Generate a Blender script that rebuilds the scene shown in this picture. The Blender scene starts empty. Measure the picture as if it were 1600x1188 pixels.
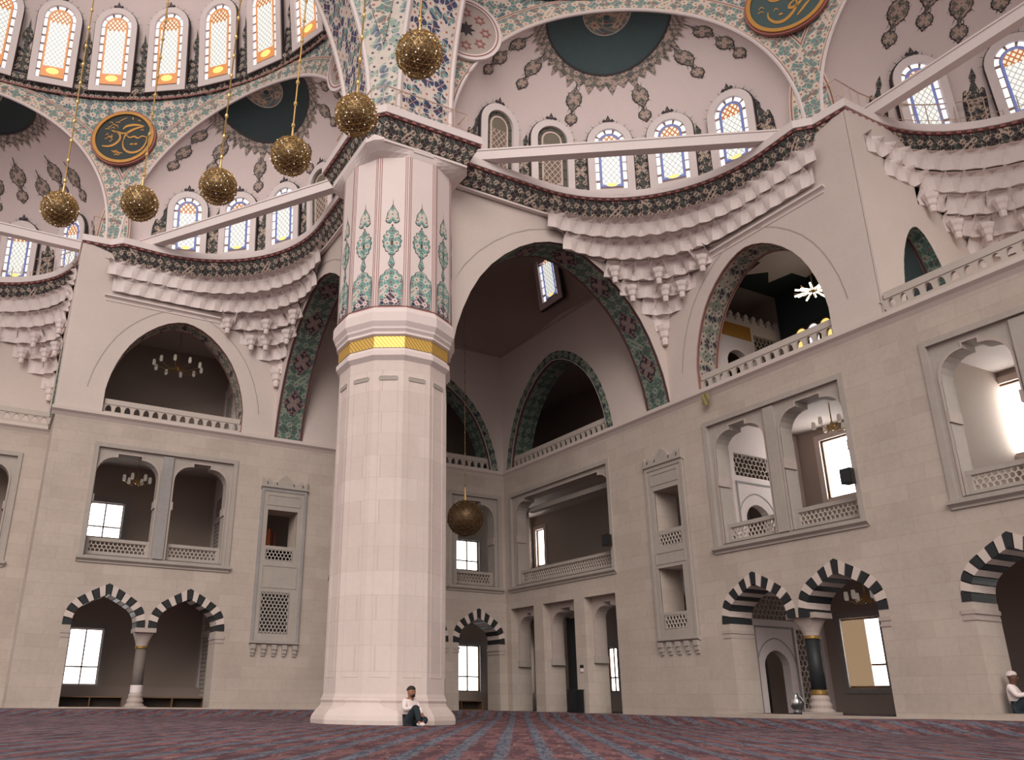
import bpy, bmesh, math, random
from mathutils import Vector, Matrix
from mathutils.geometry import tessellate_polygon
random.seed(7)
PI = math.pi
sin, cos, sqrt = math.sin, math.cos, math.sqrt
R_ = math.radians
scene = bpy.context.scene
COL = scene.collection

# ------------------------------------------------------------------ camera
CAM = Vector((-20.241, -31.593, 0.579))
YAW, PITCH, ROLL = R_(27.3326), R_(20.0855), R_(0.6587)
FPX, CX, CY = 1298.88, 670.8, 619.47
fw = Vector((sin(YAW)*cos(PITCH), cos(YAW)*cos(PITCH), sin(PITCH)))
_r = Vector((cos(YAW), -sin(YAW), 0)); _u = _r.cross(fw)
rt = _r*cos(ROLL) + _u*sin(ROLL); up = -_r*sin(ROLL) + _u*cos(ROLL)
cd = bpy.data.cameras.new('camera'); cam = bpy.data.objects.new('camera', cd); COL.objects.link(cam)
m = Matrix((rt, up, -fw)).transposed().to_4x4(); m.translation = CAM
cam.matrix_world = m
cd.sensor_fit = 'HORIZONTAL'; cd.sensor_width = 36; cd.lens = FPX/1600*36
cd.shift_x = (800-CX)/1600; cd.shift_y = (CY-594)/1600
cd.clip_end = 500
scene.camera = cam

# ------------------------------------------------------------------ world, sun, exposure
world = bpy.data.worlds.new('world'); scene.world = world; world.use_nodes = True
bg = world.node_tree.nodes['Background']
bg.inputs[0].default_value = (1.0, 0.925, 0.865, 1); bg.inputs[1].default_value = 0.92
sd = bpy.data.lights.new('daylight', 'SUN'); sd.energy = 2.05; sd.angle = R_(40); sd.color = (1.0, 0.925, 0.86)
sun = bpy.data.objects.new('daylight', sd); COL.objects.link(sun)
sun.rotation_euler = Vector((0.52, 0.78, -0.50)).to_track_quat('-Z', 'Y').to_euler()
vs = scene.view_settings
vs.view_transform = 'Standard'; vs.look = 'None'; vs.gamma = 1; vs.use_curve_mapping = False
vs.exposure = 0.0

# ------------------------------------------------------------------ node helper
class X:
    def __init__(s, t, sock): s.t, s.s = t, sock
    def _b(s, op, o=None, p=None):
        n = s.t.nodes.new('ShaderNodeMath'); n.operation = op
        for i, v in enumerate((s, o, p)):
            if v is None: continue
            if isinstance(v, X): s.t.links.new(v.s, n.inputs[i])
            else: n.inputs[i].default_value = v
        return X(s.t, n.outputs[0])
    def __add__(s, o): return s._b('ADD', o)
    def __sub__(s, o): return s._b('SUBTRACT', o)
    def __mul__(s, o): return s._b('MULTIPLY', o)
    def __truediv__(s, o): return s._b('DIVIDE', o)
    def lt(s, o): return s._b('LESS_THAN', o)
    def gt(s, o): return s._b('GREATER_THAN', o)
    def abs(s): return s._b('ABSOLUTE')
    def sin(s): return s._b('SINE')
    def cos(s): return s._b('COSINE')
    def fract(s): return s._b('FRACT')
    def max(s, o): return s._b('MAXIMUM', o)
    def min(s, o): return s._b('MINIMUM', o)
    def ping(s, o): return s._b('PINGPONG', o)
class M:
    """a procedural material under construction"""
    def __init__(s, name, rough=0.75, metal=0.0, spec=0.3):
        s.m = bpy.data.materials.new(name); s.m.use_nodes = True; s.t = s.m.node_tree
        s.b = s.t.nodes['Principled BSDF']
        s.b.inputs['Roughness'].default_value = rough; s.b.inputs['Metallic'].default_value = metal
        s.b.inputs['Specular IOR Level'].default_value = spec
    def node(s, kind, **kw):
        n = s.t.nodes.new(kind)
        for k, v in kw.items(): setattr(n, k, v)
        return n
    def pos(s):
        g = s.node('ShaderNodeNewGeometry'); p = s.node('ShaderNodeSeparateXYZ'); s.t.links.new(g.outputs['Position'], p.inputs[0])
        return [X(s.t, p.outputs[i]) for i in range(3)]
    def uv(s):
        g = s.node('ShaderNodeUVMap'); p = s.node('ShaderNodeSeparateXYZ'); s.t.links.new(g.outputs[0], p.inputs[0])
        return [X(s.t, p.outputs[i]) for i in range(2)]
    def vec(s, x, y, z=0.0):
        n = s.node('ShaderNodeCombineXYZ')
        for i, v in enumerate((x, y, z)):
            if isinstance(v, X): s.t.links.new(v.s, n.inputs[i])
            else: n.inputs[i].default_value = v
        return n.outputs[0]
    def noise(s, scale, detail=3, vec=None, rough=0.6):
        n = s.node('ShaderNodeTexNoise'); n.inputs['Scale'].default_value = scale; n.inputs['Detail'].default_value = detail
        n.inputs['Roughness'].default_value = rough
        if vec is None:
            g = s.node('ShaderNodeNewGeometry'); vec = g.outputs['Position']
        s.t.links.new(vec, n.inputs['Vector'])
        return X(s.t, n.outputs[0])
    def mix(s, f, a, b):
        n = s.node('ShaderNodeMix', data_type='RGBA')
        if isinstance(f, X): s.t.links.new(f.s, n.inputs[0])
        else: n.inputs[0].default_value = f
        for i, c in ((6, a), (7, b)):
            if isinstance(c, tuple): n.inputs[i].default_value = (*c[:3], 1)
            else: s.t.links.new(c, n.inputs[i])
        return n.outputs[2]
    def mul(s, col, f):
        n = s.node('ShaderNodeMix', data_type='RGBA', blend_type='MULTIPLY'); n.inputs[0].default_value = 1
        if isinstance(col, tuple): n.inputs[6].default_value = (*col, 1)
        else: s.t.links.new(col, n.inputs[6])
        if isinstance(f, X): s.t.links.new(s.vec(f, f, f), n.inputs[7])
        else: n.inputs[7].default_value = (f, f, f, 1)
        return n.outputs[2]
    def color(s, c):
        if isinstance(c, tuple): s.b.inputs['Base Color'].default_value = (*c[:3], 1)
        else: s.t.links.new(c, s.b.inputs['Base Color'])
        return s
    def emit(s, c, k):
        if isinstance(c, tuple): s.b.inputs['Emission Color'].default_value = (*c[:3], 1)
        else: s.t.links.new(c, s.b.inputs['Emission Color'])
        s.b.inputs['Emission Strength'].default_value = k
        return s
    def bump(s, h, dist=0.02, k=0.4):
        n = s.node('ShaderNodeBump'); n.inputs['Distance'].default_value = dist; n.inputs['Strength'].default_value = k
        s.t.links.new(h.s, n.inputs['Height']); s.t.links.new(n.outputs[0], s.b.inputs['Normal'])
        return s
def sr(r, g, b):
    f = lambda c: (c/255/12.92) if c/255 <= 0.04045 else ((c/255+0.055)/1.055)**2.4
    return (f(r), f(g), f(b))

# ------------------------------------------------------------------ materials
def stone(name, col, ashlar=True, amp=0.16, row=0.42, wid=1.05, rough=0.75):
    M_ = M(name, rough); x, y, z = M_.pos()
    n1 = M_.noise(0.55, 4); n2 = M_.noise(7.0, 4)
    f = n1*(2*amp) + n2*amp + (1-1.5*amp)
    base = M_.mul(col, f)
    if ashlar:
        br = M_.node('ShaderNodeTexBrick'); br.offset = 0.5
        M_.t.links.new(M_.vec(x+y, z), br.inputs['Vector'])
        br.inputs['Scale'].default_value = 1; br.inputs['Brick Width'].default_value = wid; br.inputs['Row Height'].default_value = row
        br.inputs['Mortar Size'].default_value = 0.007; br.inputs['Mortar Smooth'].default_value = 0.3; br.inputs['Bias'].default_value = -0.2
        br.inputs['Color1'].default_value = (1, 1, 1, 1); br.inputs['Color2'].default_value = (0.90, 0.885, 0.875, 1); br.inputs['Mortar'].default_value = (0.84, 0.81, 0.79, 1)
        mx = M_.node('ShaderNodeMix', data_type='RGBA', blend_type='MULTIPLY'); mx.inputs[0].default_value = 1
        M_.t.links.new(base, mx.inputs[6]); M_.t.links.new(br.outputs[0], mx.inputs[7]); base = mx.outputs[2]
    M_.color(base).bump(n2, 0.02, 0.25)
    return M_.m
def plain(name, col, rough=0.7, metal=0.0, amp=0.12, scale=5.0):
    M_ = M(name, rough, metal); n = M_.noise(scale, 3)
    M_.color(M_.mul(col, n*(2*amp)+(1-amp)))
    return M_.m
def glow(name, col, k, dark=None):
    M_ = M(name, 0.4); M_.color(dark or tuple(c*0.3 for c in col)); M_.emit(col, k); return M_.m
def arabesque(name, ground, second, line, dot, k=7.0, wob=1.25, lw=0.34, rough=0.7, edge=None, width=1.0):
    """curling tracery on two grounds; uv in metres (v across a band of the given width)"""
    M_ = M(name, rough); u, v = M_.uv()
    a = u*k; b = v*k
    lw = lw*0.68
    g = (a + (b*1.0).sin()*wob).sin() + (b + (a*1.0).sin()*wob).sin()
    h = (a*0.5 + (b*0.5).cos()*1.7).sin()*(b*0.5 + (a*0.5).sin()*1.7).cos()
    fill = M_.mix(h.gt(0.12), ground, second)
    g2 = (a*0.8 + (b*0.5).sin()*1.9 + 1.57).sin() - (b*0.8 + (a*0.5).sin()*1.9).cos()
    c = M_.mix(g.abs().lt(lw).max(g2.abs().lt(lw*0.8)), fill, line)
    dd = (a.cos()*b.cos()).gt(0.86)
    c = M_.mix(dd, c, dot)
    if edge:
        d = v.min((v*-1.0) + width)
        c = M_.mix(d.lt(0.13), c, edge[0]); c = M_.mix((d - 0.065).abs().lt(0.022), c, edge[1])
    n = M_.noise(3.0, 3)
    M_.color(M_.mul(c, n*0.3+0.85))
    return M_.m

PINK = (0.60, 0.475, 0.435)
m_wall = stone('wall_stone', (0.455, 0.382, 0.335), amp=0.2)
m_wall2 = stone('wall_stone_plain', (0.56, 0.475, 0.44), ashlar=False, amp=0.09)
m_pier = stone('pier_stone', (0.64, 0.54, 0.505), row=0.62, wid=1.4, amp=0.12)
m_piertop = stone('pier_plaster', (0.70, 0.60, 0.58), ashlar=False, amp=0.07)
m_frame = stone('frame_marble', (0.36, 0.315, 0.285), ashlar=False, amp=0.2)
m_frame2 = stone('grey_marble', (0.29, 0.27, 0.265), ashlar=False, amp=0.3)
m_white = stone('white_marble', (0.70, 0.615, 0.605), ashlar=False, amp=0.07)
m_muq = stone('carved_stone', (0.68, 0.59, 0.57), ashlar=False, amp=0.06)
m_plaster = stone('dome_plaster', (0.68, 0.57, 0.555), ashlar=False, amp=0.05)
m_lat = stone('lattice_stone', (0.46, 0.40, 0.36), ashlar=False, amp=0.1)
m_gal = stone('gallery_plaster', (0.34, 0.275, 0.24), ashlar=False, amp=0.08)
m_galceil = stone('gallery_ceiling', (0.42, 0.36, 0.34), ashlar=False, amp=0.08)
m_teal = plain('dark_teal_paint', sr(44, 56, 58), 0.6)
m_black = plain('black_stone', sr(40, 42, 44), 0.5)
m_vwhite = plain('pale_stone', (0.56, 0.47, 0.43), 0.7)
m_vwhite2 = plain('rosy_stone', (0.40, 0.33, 0.30), 0.7)
m_gold = plain('gilding', (0.60, 0.40, 0.16), 0.4, 0.7)
m_goldp = plain('gold_paint', sr(178, 128, 60), 0.5, 0.2)
m_gdark = plain('dark_bronze', (0.20, 0.13, 0.07), 0.45, 0.6)
m_crys = M('crystal', 0.1, 0, 0.8).color((0.85, 0.78, 0.68)).emit((1, 0.9, 0.78), 0.9).m  # faint glow stands in for the sparkle of light on crystals
m_iron = plain('painted_iron', sr(188, 165, 150), 0.5)
m_dark = plain('dark_wood', sr(54, 44, 38), 0.55)
m_brown = plain('brown_wood', sr(104, 78, 56), 0.55)
m_blackp = plain('black_plastic_and_shade', sr(26, 27, 29), 0.4)  # also colours the sheets that stand in for doorway shade
m_steel = plain('steel', (0.6, 0.6, 0.6), 0.25, 0.9)
m_brass = plain('brass', sr(150, 118, 70), 0.4, 0.6)
m_outline = plain('painted_line', sr(58, 52, 56), 0.7)
m_redline = plain('red_painted_line', sr(150, 96, 92), 0.7)
m_motif = arabesque('motif_paint', sr(110, 108, 100), sr(78, 84, 84), sr(176, 156, 146), sr(140, 84, 78), k=26.0, lw=0.3)
m_motifg = arabesque('pier_motif_paint', sr(112, 152, 146), sr(94, 136, 132), sr(196, 190, 180), sr(150, 66, 66), k=22.0, lw=0.3)
m_motifd = arabesque('navy_motif_paint', sr(52, 52, 74), sr(70, 66, 82), sr(206, 186, 184), sr(150, 76, 74), k=24.0, lw=0.42)
m_band = arabesque('cornice_paint', sr(50, 46, 50), sr(64, 74, 70), sr(184, 164, 150), sr(92, 66, 64), k=20.0, lw=0.17)
m_dentil = plain('dentil_paint', sr(92, 56, 54), 0.7)
m_spand = arabesque('spandrel_paint', sr(104, 132, 130), sr(84, 104, 112), sr(202, 186, 174), sr(146, 104, 94), k=15.0, lw=0.36)
m_archb = arabesque('arch_band_paint', sr(108, 136, 132), sr(128, 116, 112), sr(204, 186, 172), sr(150, 100, 90), k=16.0, lw=0.34, edge=(sr(198, 174, 160), sr(136, 100, 96)), width=0.95)
m_great = arabesque('great_arch_paint', sr(66, 70, 100), sr(112, 140, 138), sr(206, 192, 184), sr(160, 98, 80), k=13.0, lw=0.44, edge=(sr(208, 188, 174), sr(140, 98, 92)), width=1.85)
m_pend = arabesque('pendentive_paint', sr(142, 160, 150), sr(112, 122, 136), sr(204, 192, 182), sr(98, 90, 108), k=11.0, lw=0.42)
m_soffit = arabesque('soffit_paint', sr(80, 100, 92), sr(66, 82, 78), sr(128, 140, 126), sr(124, 74, 76), k=15.0, lw=0.26, edge=(sr(112, 82, 80), sr(60, 52, 60)), width=1.2)
m_rosette = arabesque('flower_paint', sr(52, 42, 52), sr(66, 48, 56), sr(128, 112, 108), sr(140, 74, 76), k=20.0, lw=0.4)
m_soffit2 = arabesque('light_soffit_paint', sr(122, 130, 118), sr(66, 60, 72), sr(176, 164, 152), sr(90, 66, 78), k=14.0, lw=0.36, edge=(sr(168, 128, 118), sr(112, 70, 68)), width=1.0)
m_border = arabesque('border_paint', sr(72, 90, 86), sr(44, 46, 56), sr(134, 140, 126), sr(92, 66, 66), k=13.0, lw=0.26)
m_disc = arabesque('medallion_paint', sr(112, 112, 104), sr(84, 98, 100), sr(168, 146, 128), sr(120, 76, 66), k=16.0, lw=0.3)
m_tealdome = plain('dome_teal', sr(62, 78, 80), 0.65)
m_roundel = plain('roundel_field', sr(38, 46, 46), 0.55)
m_roundel2 = plain('roundel_field_green', sr(60, 80, 80), 0.55)
def goldband():
    M_ = M('gold_scroll', 0.4, 0.5); u, v = M_.uv()
    g = ((u*28.0) + (v*22.0)).sin().abs().lt(0.35)
    M_.color(M_.mix(g, (0.74, 0.47, 0.12), (0.30, 0.17, 0.05))); return M_.m
m_goldband = goldband()
def carpet():
    M_ = M('carpet', 0.95, 0, 0.1); x, y, z = M_.pos()
    a = R_(33.3)
    s = x*cos(a) - y*sin(a); t = x*sin(a) + y*cos(a)
    n2 = M_.noise(0.35, 4); n3 = M_.noise(1.0, 3, M_.vec(s*13.0, t*1.6), 0.7); n4 = M_.noise(1.0, 4, M_.vec(s*4.0, t*0.9)); n5 = M_.noise(40.0, 2)
    w = ((s/0.52 + n3*0.55 - 0.27 + n4*0.2).fract() - 0.5).abs()
    blue = M_.mix(n3.gt(0.52), sr(112, 114, 124), sr(76, 80, 96))
    red = M_.mix(n4.gt(0.5), sr(94, 68, 74), sr(126, 90, 92))
    red = M_.mix(n3.gt(0.63), red, sr(136, 116, 114))
    c = M_.mix(w.lt(0.17), red, blue)
    c = M_.mix((t*0.83 + n4*0.1).fract().lt(0.07), c, sr(86, 78, 88))
    M_.color(M_.mul(c, n3*0.7 + n2*0.9 + 0.2)); M_.bump(n5, 0.02, 0.4)
    return M_.m
m_carpet = carpet()
def pane(name, col, lead, k, sc=7.0, wdt=0.12, rough=0.3):
    M_ = M(name, rough); u, v = M_.uv()
    d = ((u*sc + v*sc*0.8).fract() - 0.5).abs().lt(wdt*0.5).max(((u*sc - v*sc*0.8).fract() - 0.5).abs().lt(wdt*0.5))
    c = M_.mix(d, col, lead)
    M_.color(M_.mul(c, 0.3)); M_.emit(c, k); return M_.m
g_white = glow('daylit_glass', (1.0, 0.98, 0.94), 5.0)
g_cell = glow('daylit_cell', (0.98, 0.97, 1.0), 0.95)
g_lat = pane('leaded_glass', (1.0, 0.99, 0.93), (0.42, 0.42, 0.40), 0.82, 5.2, 0.15)
g_orange = glow('orange_glass', sr(222, 146, 88), 0.9)
g_amber = glow('amber_glass', sr(255, 226, 130), 1.05)
g_blue = glow('blue_glass', sr(112, 122, 178), 0.8)
g_fan = pane('fan_glass', sr(255, 240, 214), sr(190, 112, 60), 0.85, 5.5, 0.34)
b_lat = M('blind_lattice', 0.6); _u_, _v_ = b_lat.uv()
b_lat.color(b_lat.mix(((_u_*4.6+_v_*3.9).fract()-0.5).abs().lt(0.1).max(((_u_*4.6-_v_*3.9).fract()-0.5).abs().lt(0.1)), sr(116, 104, 92), sr(192, 170, 160))); b_lat = b_lat.m
b_cell = plain('blind_panel', sr(118, 110, 98)); b_came = plain('blind_came', sr(200, 180, 170)); b_back = plain('lead_backing', sr(150, 128, 120)); b_dark = plain('blind_border', sr(92, 90, 82))
m_skin = plain('skin', sr(150, 104, 84), 0.6); m_skin2 = plain('skin_dark', sr(96, 68, 56), 0.6); m_hair = plain('hair', sr(44, 34, 32), 0.6)
m_shirt = plain('white_shirt', sr(222, 208, 206), 0.8); m_trouser = plain('dark_trousers', sr(38, 46, 52), 0.85); m_cap = plain('white_cap', sr(205, 190, 190), 0.8)

# ------------------------------------------------------------------ object helpers
def mesh(name, V, F, uv=None, smooth=False, mats=(), fm=None, fix=True):
    me = bpy.data.meshes.new(name)
    me.from_pydata([tuple(v) for v in V], [], F)
    if uv is not None:
        l = me.uv_layers.new(name='UVMap')
        for i, lp in enumerate(me.loops): l.data[i].uv = uv[lp.vertex_index]
    for mt in mats: me.materials.append(mt)
    if fm:
        for i, k in enumerate(fm): me.polygons[i].material_index = k
    if fix:
        bm = bmesh.new(); bm.from_mesh(me); bmesh.ops.recalc_face_normals(bm, faces=bm.faces); bm.to_mesh(me); bm.free()
    if smooth:
        me.polygons.foreach_set('use_smooth', [True]*len(me.polygons))
    me.update()
    return me
def obj(name, me, parent=None, mat=None, loc=None, rot=None, scale=None):
    o = bpy.data.objects.new(name, me); COL.objects.link(o)
    if mat is not None and me is not None and not me.materials: me.materials.append(mat)
    if parent is not None: o.parent = parent
    if loc is not None: o.location = loc
    if rot is not None: o.rotation_euler = rot
    if scale is not None: o.scale = scale
    return o
def tag(o, label=None, cat=None, group=None, kind=None):
    if label: o['label'] = label
    if cat: o['category'] = cat
    if group: o['group'] = group
    if kind: o['kind'] = kind
    return o
def thing(name, label, cat, loc=(0, 0, 0), rz=0, group=None, kind=None):
    return tag(obj(name, None, loc=loc, rot=(0, 0, rz)), label, cat, group, kind)
def W(side, p, q, z):
    return (p, -q, z) if side == 'R' else (-q, p, z)
SN = {'R': 'right', 'L': 'left'}
SD = {'R': 'receding', 'L': 'facing'}          # which of the two hall walls
def extrude(loops, f, t0, t1, uvf=None):
    """2D loops (outer, holes) -> prism through f(a, b, t)"""
    flat = [pt for lp in loops for pt in lp]
    tris = tessellate_polygon([[Vector((a, b, 0)) for a, b in lp] for lp in loops])
    n = len(flat)
    V = [f(a, b, t0) for a, b in flat] + [f(a, b, t1) for a, b in flat]
    F = [tuple(t) for t in tris] + [tuple(i+n for i in reversed(t)) for t in tris]
    k = 0
    for lp in loops:
        c = len(lp)
        for i in range(c):
            j = (i+1) % c
            F.append((k+i, k+j, k+j+n, k+i+n))
        k += c
    return V, F
def box(x0, x1, y0, y1, z0, z1):
    V = [(x, y, z) for z in (z0, z1) for y in (y0, y1) for x in (x0, x1)]
    return V, [(0, 2, 3, 1), (4, 5, 7, 6), (0, 1, 5, 4), (2, 6, 7, 3), (0, 4, 6, 2), (1, 3, 7, 5)]
def join(*parts):
    V, F = [], []
    for v, f in parts:
        k = len(V); V += list(v); F += [tuple(i+k for i in x) for x in f]
    return V, F
def grid(P, close=False):
    """rows of points -> quads"""
    nr, nc = len(P), len(P[0]); V = [p for r in P for p in r]; F = []
    for i in range(nr-1):
        for j in range(nc if close else nc-1):
            F.append((i*nc+j, i*nc+(j+1) % nc, (i+1)*nc+(j+1) % nc, (i+1)*nc+j))
    return V, F
def tube(pts, r, n=6, caps=True):
    pts = [Vector(p) for p in pts]; rows = []
    for i, p in enumerate(pts):
        d = (pts[min(i+1, len(pts)-1)] - pts[max(i-1, 0)]).normalized()
        a = Vector((0, 0, 1)) if abs(d.z) < 0.9 else Vector((1, 0, 0))
        u = d.cross(a).normalized(); v = d.cross(u)
        rr = r[i] if isinstance(r, (list, tuple)) else r
        rows.append([p + (u*cos(2*PI*k/n) + v*sin(2*PI*k/n))*rr for k in range(n)])
    V, F = grid(rows, True)
    if caps: F += [tuple(range(n)), tuple(range(len(V)-n, len(V)))]
    return V, F
def lathe(prof, n=24, rot=0.0):
    rows = [[(r*cos(rot+2*PI*k/n), r*sin(rot+2*PI*k/n), z) for k in range(n)] for r, z in prof]
    V, F = grid(rows, True); F += [tuple(range(n)), tuple(range(len(V)-n, len(V)))]
    return V, F
def sphere(c, r, nu=16, nv=10, sq=(1, 1, 1)):
    rows = [[(c[0]+r*sq[0]*sin(PI*i/nv)*cos(2*PI*j/nu), c[1]+r*sq[1]*sin(PI*i/nv)*sin(2*PI*j/nu), c[2]+r*sq[2]*cos(PI*i/nv)) for j in range(nu)] for i in range(nv+1)]
    return grid(rows, True)
# arch outlines, left spring -> apex -> right spring
PT = [(1, 0), (0.985, 0.08), (0.955, 0.2), (0.905, 0.33), (0.84, 0.46), (0.76, 0.58), (0.66, 0.69), (0.54, 0.79), (0.40, 0.88), (0.26, 0.945), (0.12, 0.985), (0, 1)]
KEEL = [(1, 0), (0.995, 0.14), (0.97, 0.28), (0.92, 0.41), (0.84, 0.52), (0.73, 0.62), (0.58, 0.71), (0.40, 0.81), (0.20, 0.91), (0, 1)]
def arch(c, w, zs, h, prof=PT):
    l = [(c - w*a, zs + h*b) for a, b in prof]
    return l + [(c + w*a, zs + h*b) for a, b in reversed(prof[:-1])]
def arch_hole(c, w, z0, zs, h, prof=PT):
    a = arch(c, w, zs, h, prof)
    return ([(c-w, z0)] if zs > z0+1e-6 else []) + a + ([(c+w, z0)] if zs > z0+1e-6 else [])
def bursa(q0, q1, z0, z1, r=0.62):
    """flat-topped opening with quarter-round shoulders and a small step"""
    L = [(q0, z0)]
    for k in range(7):
        t = k/6*PI/2; L.append((q0 + r - r*cos(t), z1-0.14-r + r*sin(t)))
    L += [(q0+r+0.06, z1-0.14), (q0+r+0.06, z1)]
    Rr = [(q1-(a-q0), b) for a, b in reversed(L)]
    return L + Rr
def rect(a0, a1, b0, b1): return [(a0, b0), (a0, b1), (a1, b1), (a1, b0)]
def wf(side): return lambda a, b, t: W(side, t, a, b)         # a=q, b=z, t=p
def af(side): return lambda a, b, t: W(side, a, t, b)         # a=p, b=z, t=q
def bxw(side, p0, p1, q0, q1, z0, z1):
    V = [W(side, p, q, z) for z in (z0, z1) for q in (q0, q1) for p in (p0, p1)]
    return V, box(0, 1, 0, 1, 0, 1)[1]
def part(name, vf, mat, parent, uv=None, smooth=False, **kw):
    o = obj(name, mesh(name, vf[0], vf[1], uv, smooth, [mat]), parent)
    return tag(o, **kw) if kw else o
def struct(name, vf, mat, label, cat, uv=None, smooth=False):
    return tag(obj(name, mesh(name, vf[0], vf[1], uv, smooth, [mat])), label, cat, kind='structure')
def strip(curve, f, t0, t1, nt=2):
    """ribbon along a 2D curve, uv=(length, across)"""
    rows, uv, s = [], [], 0.0
    for i, (a, b) in enumerate(curve):
        if i: s += math.hypot(a-curve[i-1][0], b-curve[i-1][1])
        rows.append([f(a, b, t0+(t1-t0)*k/(nt-1)) for k in range(nt)])
        uv += [(s, abs(t1-t0)*k/(nt-1)) for k in range(nt)]
    V, F = grid(rows); return (V, F), uv
def between(c0, c1, f, t):
    """flat band between two curves of equal count, uv=(length, across)"""
    V, F, uv, s = [], [], [], 0
    for i in range(len(c0)):
        if i: s += math.hypot(c1[i][0]-c1[i-1][0], c1[i][1]-c1[i-1][1])
        d = math.hypot(c1[i][0]-c0[i][0], c1[i][1]-c0[i][1])
        V += [f(*c0[i], t), f(*c1[i], t)]; uv += [(s, 0), (s, d)]
        if i: k = 2*i; F.append((k-2, k-1, k+1, k))
    return (V, F), uv

# ================================================================== STRUCTURE
ZG = 0.2                      # gallery floor
# ---- floor
def floor_z(x, y):
    st = lambda a, b, v: (lambda t: t*t*(3-2*t))(max(0, min(1, (v-a)/(b-a))))
    r = st(-2.6, -0.5, x); l = st(-2.6, -0.5, y)
    return max(r*(0.2+0.10*st(13, 20, -y)), l*0.2)
_ax = [-75, -50, -35, -28] + [-24+0.5*k for k in range(48)] + [0, 8]
fl = struct('floor', grid([[(x, y, floor_z(x, y)-(0.0 if x < 0 and y < 0 else 0.25)) for x in _ax] for y in [-75, -50, -40]+[-34+0.5*k for k in range(68)]+[0, 8]]), m_carpet, 'red carpet with narrow blue prayer stripes covering the hall floor', 'carpet')
# ---- hall walls with their openings
ZS, HO, HI, WO, WI = 2.87, 1.45, 1.08, 1.36, 1.07      # striped ground arches
def ground_arch(cs, wi=WI, wo=WO, ho=HO, zg=ZG):
    P = [(cs[0]-wi, zg)]
    for i, c in enumerate(cs):
        if i == 0: P.append((c-wi, ZS))
        P += [(c-wo, ZS)] + arch(c, wo, ZS, ho, KEEL)[1:-1] + [(c+wo, ZS)]
    return P + [(cs[-1]+wi, ZS), (cs[-1]+wi, zg)]
BAL2 = dict(c=14.98, w=2.63, zs=11.4, h=3.34)          # gallery balcony arch
BAY1 = dict(c=4.1, w=3.42, zs=10.5, h=4.1)
ST = 10.5
FR2 = (12.37, 17.65, [(12.70, 14.70), (15.28, 17.48)])
FR3 = (19.95, 28.15, [(20.25, 21.98), (22.62, 25.48), (26.12, 27.85)])
holesR = [rect(0.36, 2.10, ZG, 4.33), rect(2.76, 4.85, ZG, 4.33), rect(5.5, 7.33, ZG, 4.33),
          rect(0.50, 7.40, 5.08, 9.26), arch_hole(BAY1['c'], BAY1['w'], ST, BAY1['zs'], BAY1['h']),
          rect(9.80, 11.02, 6.15, 7.56), rect(9.72, 10.90, 3.40, 4.88),
          arch_hole(BAL2['c'], BAL2['w'], ST, BAL2['zs'], BAL2['h']), rect(12.42, 17.60, 5.08, 9.28),
          ground_arch([13.66, 16.48], zg=0.32), ground_arch([21.0], 1.08, 1.3, zg=0.44), ground_arch([24.0], 1.08, 1.3, zg=0.44), ground_arch([27.0], 1.08, 1.3, zg=0.44),
          rect(20.0, 28.1, 5.08, 9.28)]
holesL = [ground_arch([1.39], 1.0, 1.28), ground_arch([4.17], 1.0, 1.28), ground_arch([6.95], 1.0, 1.28),
          rect(0.25, 2.85, 5.08, 9.24), rect(3.05, 5.55, 5.08, 9.24), rect(5.75, 8.25, 5.08, 9.24), arch_hole(BAY1['c'], BAY1['w'], ST, BAY1['zs'], BAY1['h']),
          rect(9.80, 11.04, 6.15, 7.56),
          arch_hole(BAL2['c'], BAL2['w'], ST, BAL2['zs'], BAL2['h']), rect(12.42, 17.60, 5.08, 9.28), ground_arch([13.66, 16.48])]
TOPZ = 17.3
wallR = struct('wall_right', extrude([[(0, 0), (0, TOPZ), (19.2, TOPZ), (19.2, ST), (29, ST), (29, 0)]] + holesR, wf('R'), 0, 1.0), m_wall, 'long stone wall receding beside the pier with stacked gallery openings', 'wall')
wallL = struct('wall_left', extrude([[(-1, 0), (-1, TOPZ), (19.15, TOPZ), (19.15, 0)]] + holesL, wf('L'), 0, 1.0), m_wall, 'pale stone wall behind the pier with balcony arch and gallery openings', 'wall')
# set-back bay at the end of the facing wall
PB = 3.0
wallA = struct('wall_alcove', extrude([rect(18.9, 29, 0, ST), ground_arch([21.0], 1.08, 1.3), ground_arch([24.0], 1.08, 1.3), rect(20.0, 28.1, 5.08, 9.28)], wf('L'), PB, PB+0.8), m_wall, 'set-back stone wall beyond the corner pilaster at the picture edge', 'wall')
struct('wall_alcove_side', bxw('L', 0.9, PB+0.8, 18.6, 19.15, 0, TOPZ), m_wall, 'narrow return of the corner pilaster beside the set-back wall', 'wall')
# smooth plaster skin above the string course
def upper_skin(side):
    lp = [[(0, ST), (0, TOPZ), (19.17, TOPZ), (19.17, ST)], arch_hole(BAY1['c'], BAY1['w'], ST+0.001, BAY1['zs'], BAY1['h']), arch_hole(BAL2['c'], BAL2['w'], ST+0.001, BAL2['zs'], BAL2['h'])]
    hl = [[(0, ST)] + [(0, TOPZ), (19.17, TOPZ), (19.17, ST)] + list(reversed(arch_hole(BAL2['c'], BAL2['w'], ST, BAL2['zs'], BAL2['h']))) + list(reversed(arch(BAY1['c'], BAY1['w'], BAY1['zs'], BAY1['h'])))]
    return extrude(hl, wf(side), -0.02, 0.01)
part('upper_plaster', upper_skin('R'), m_wall2, wallR); part('upper_plaster', upper_skin('L'), m_wall2, wallL)
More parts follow.
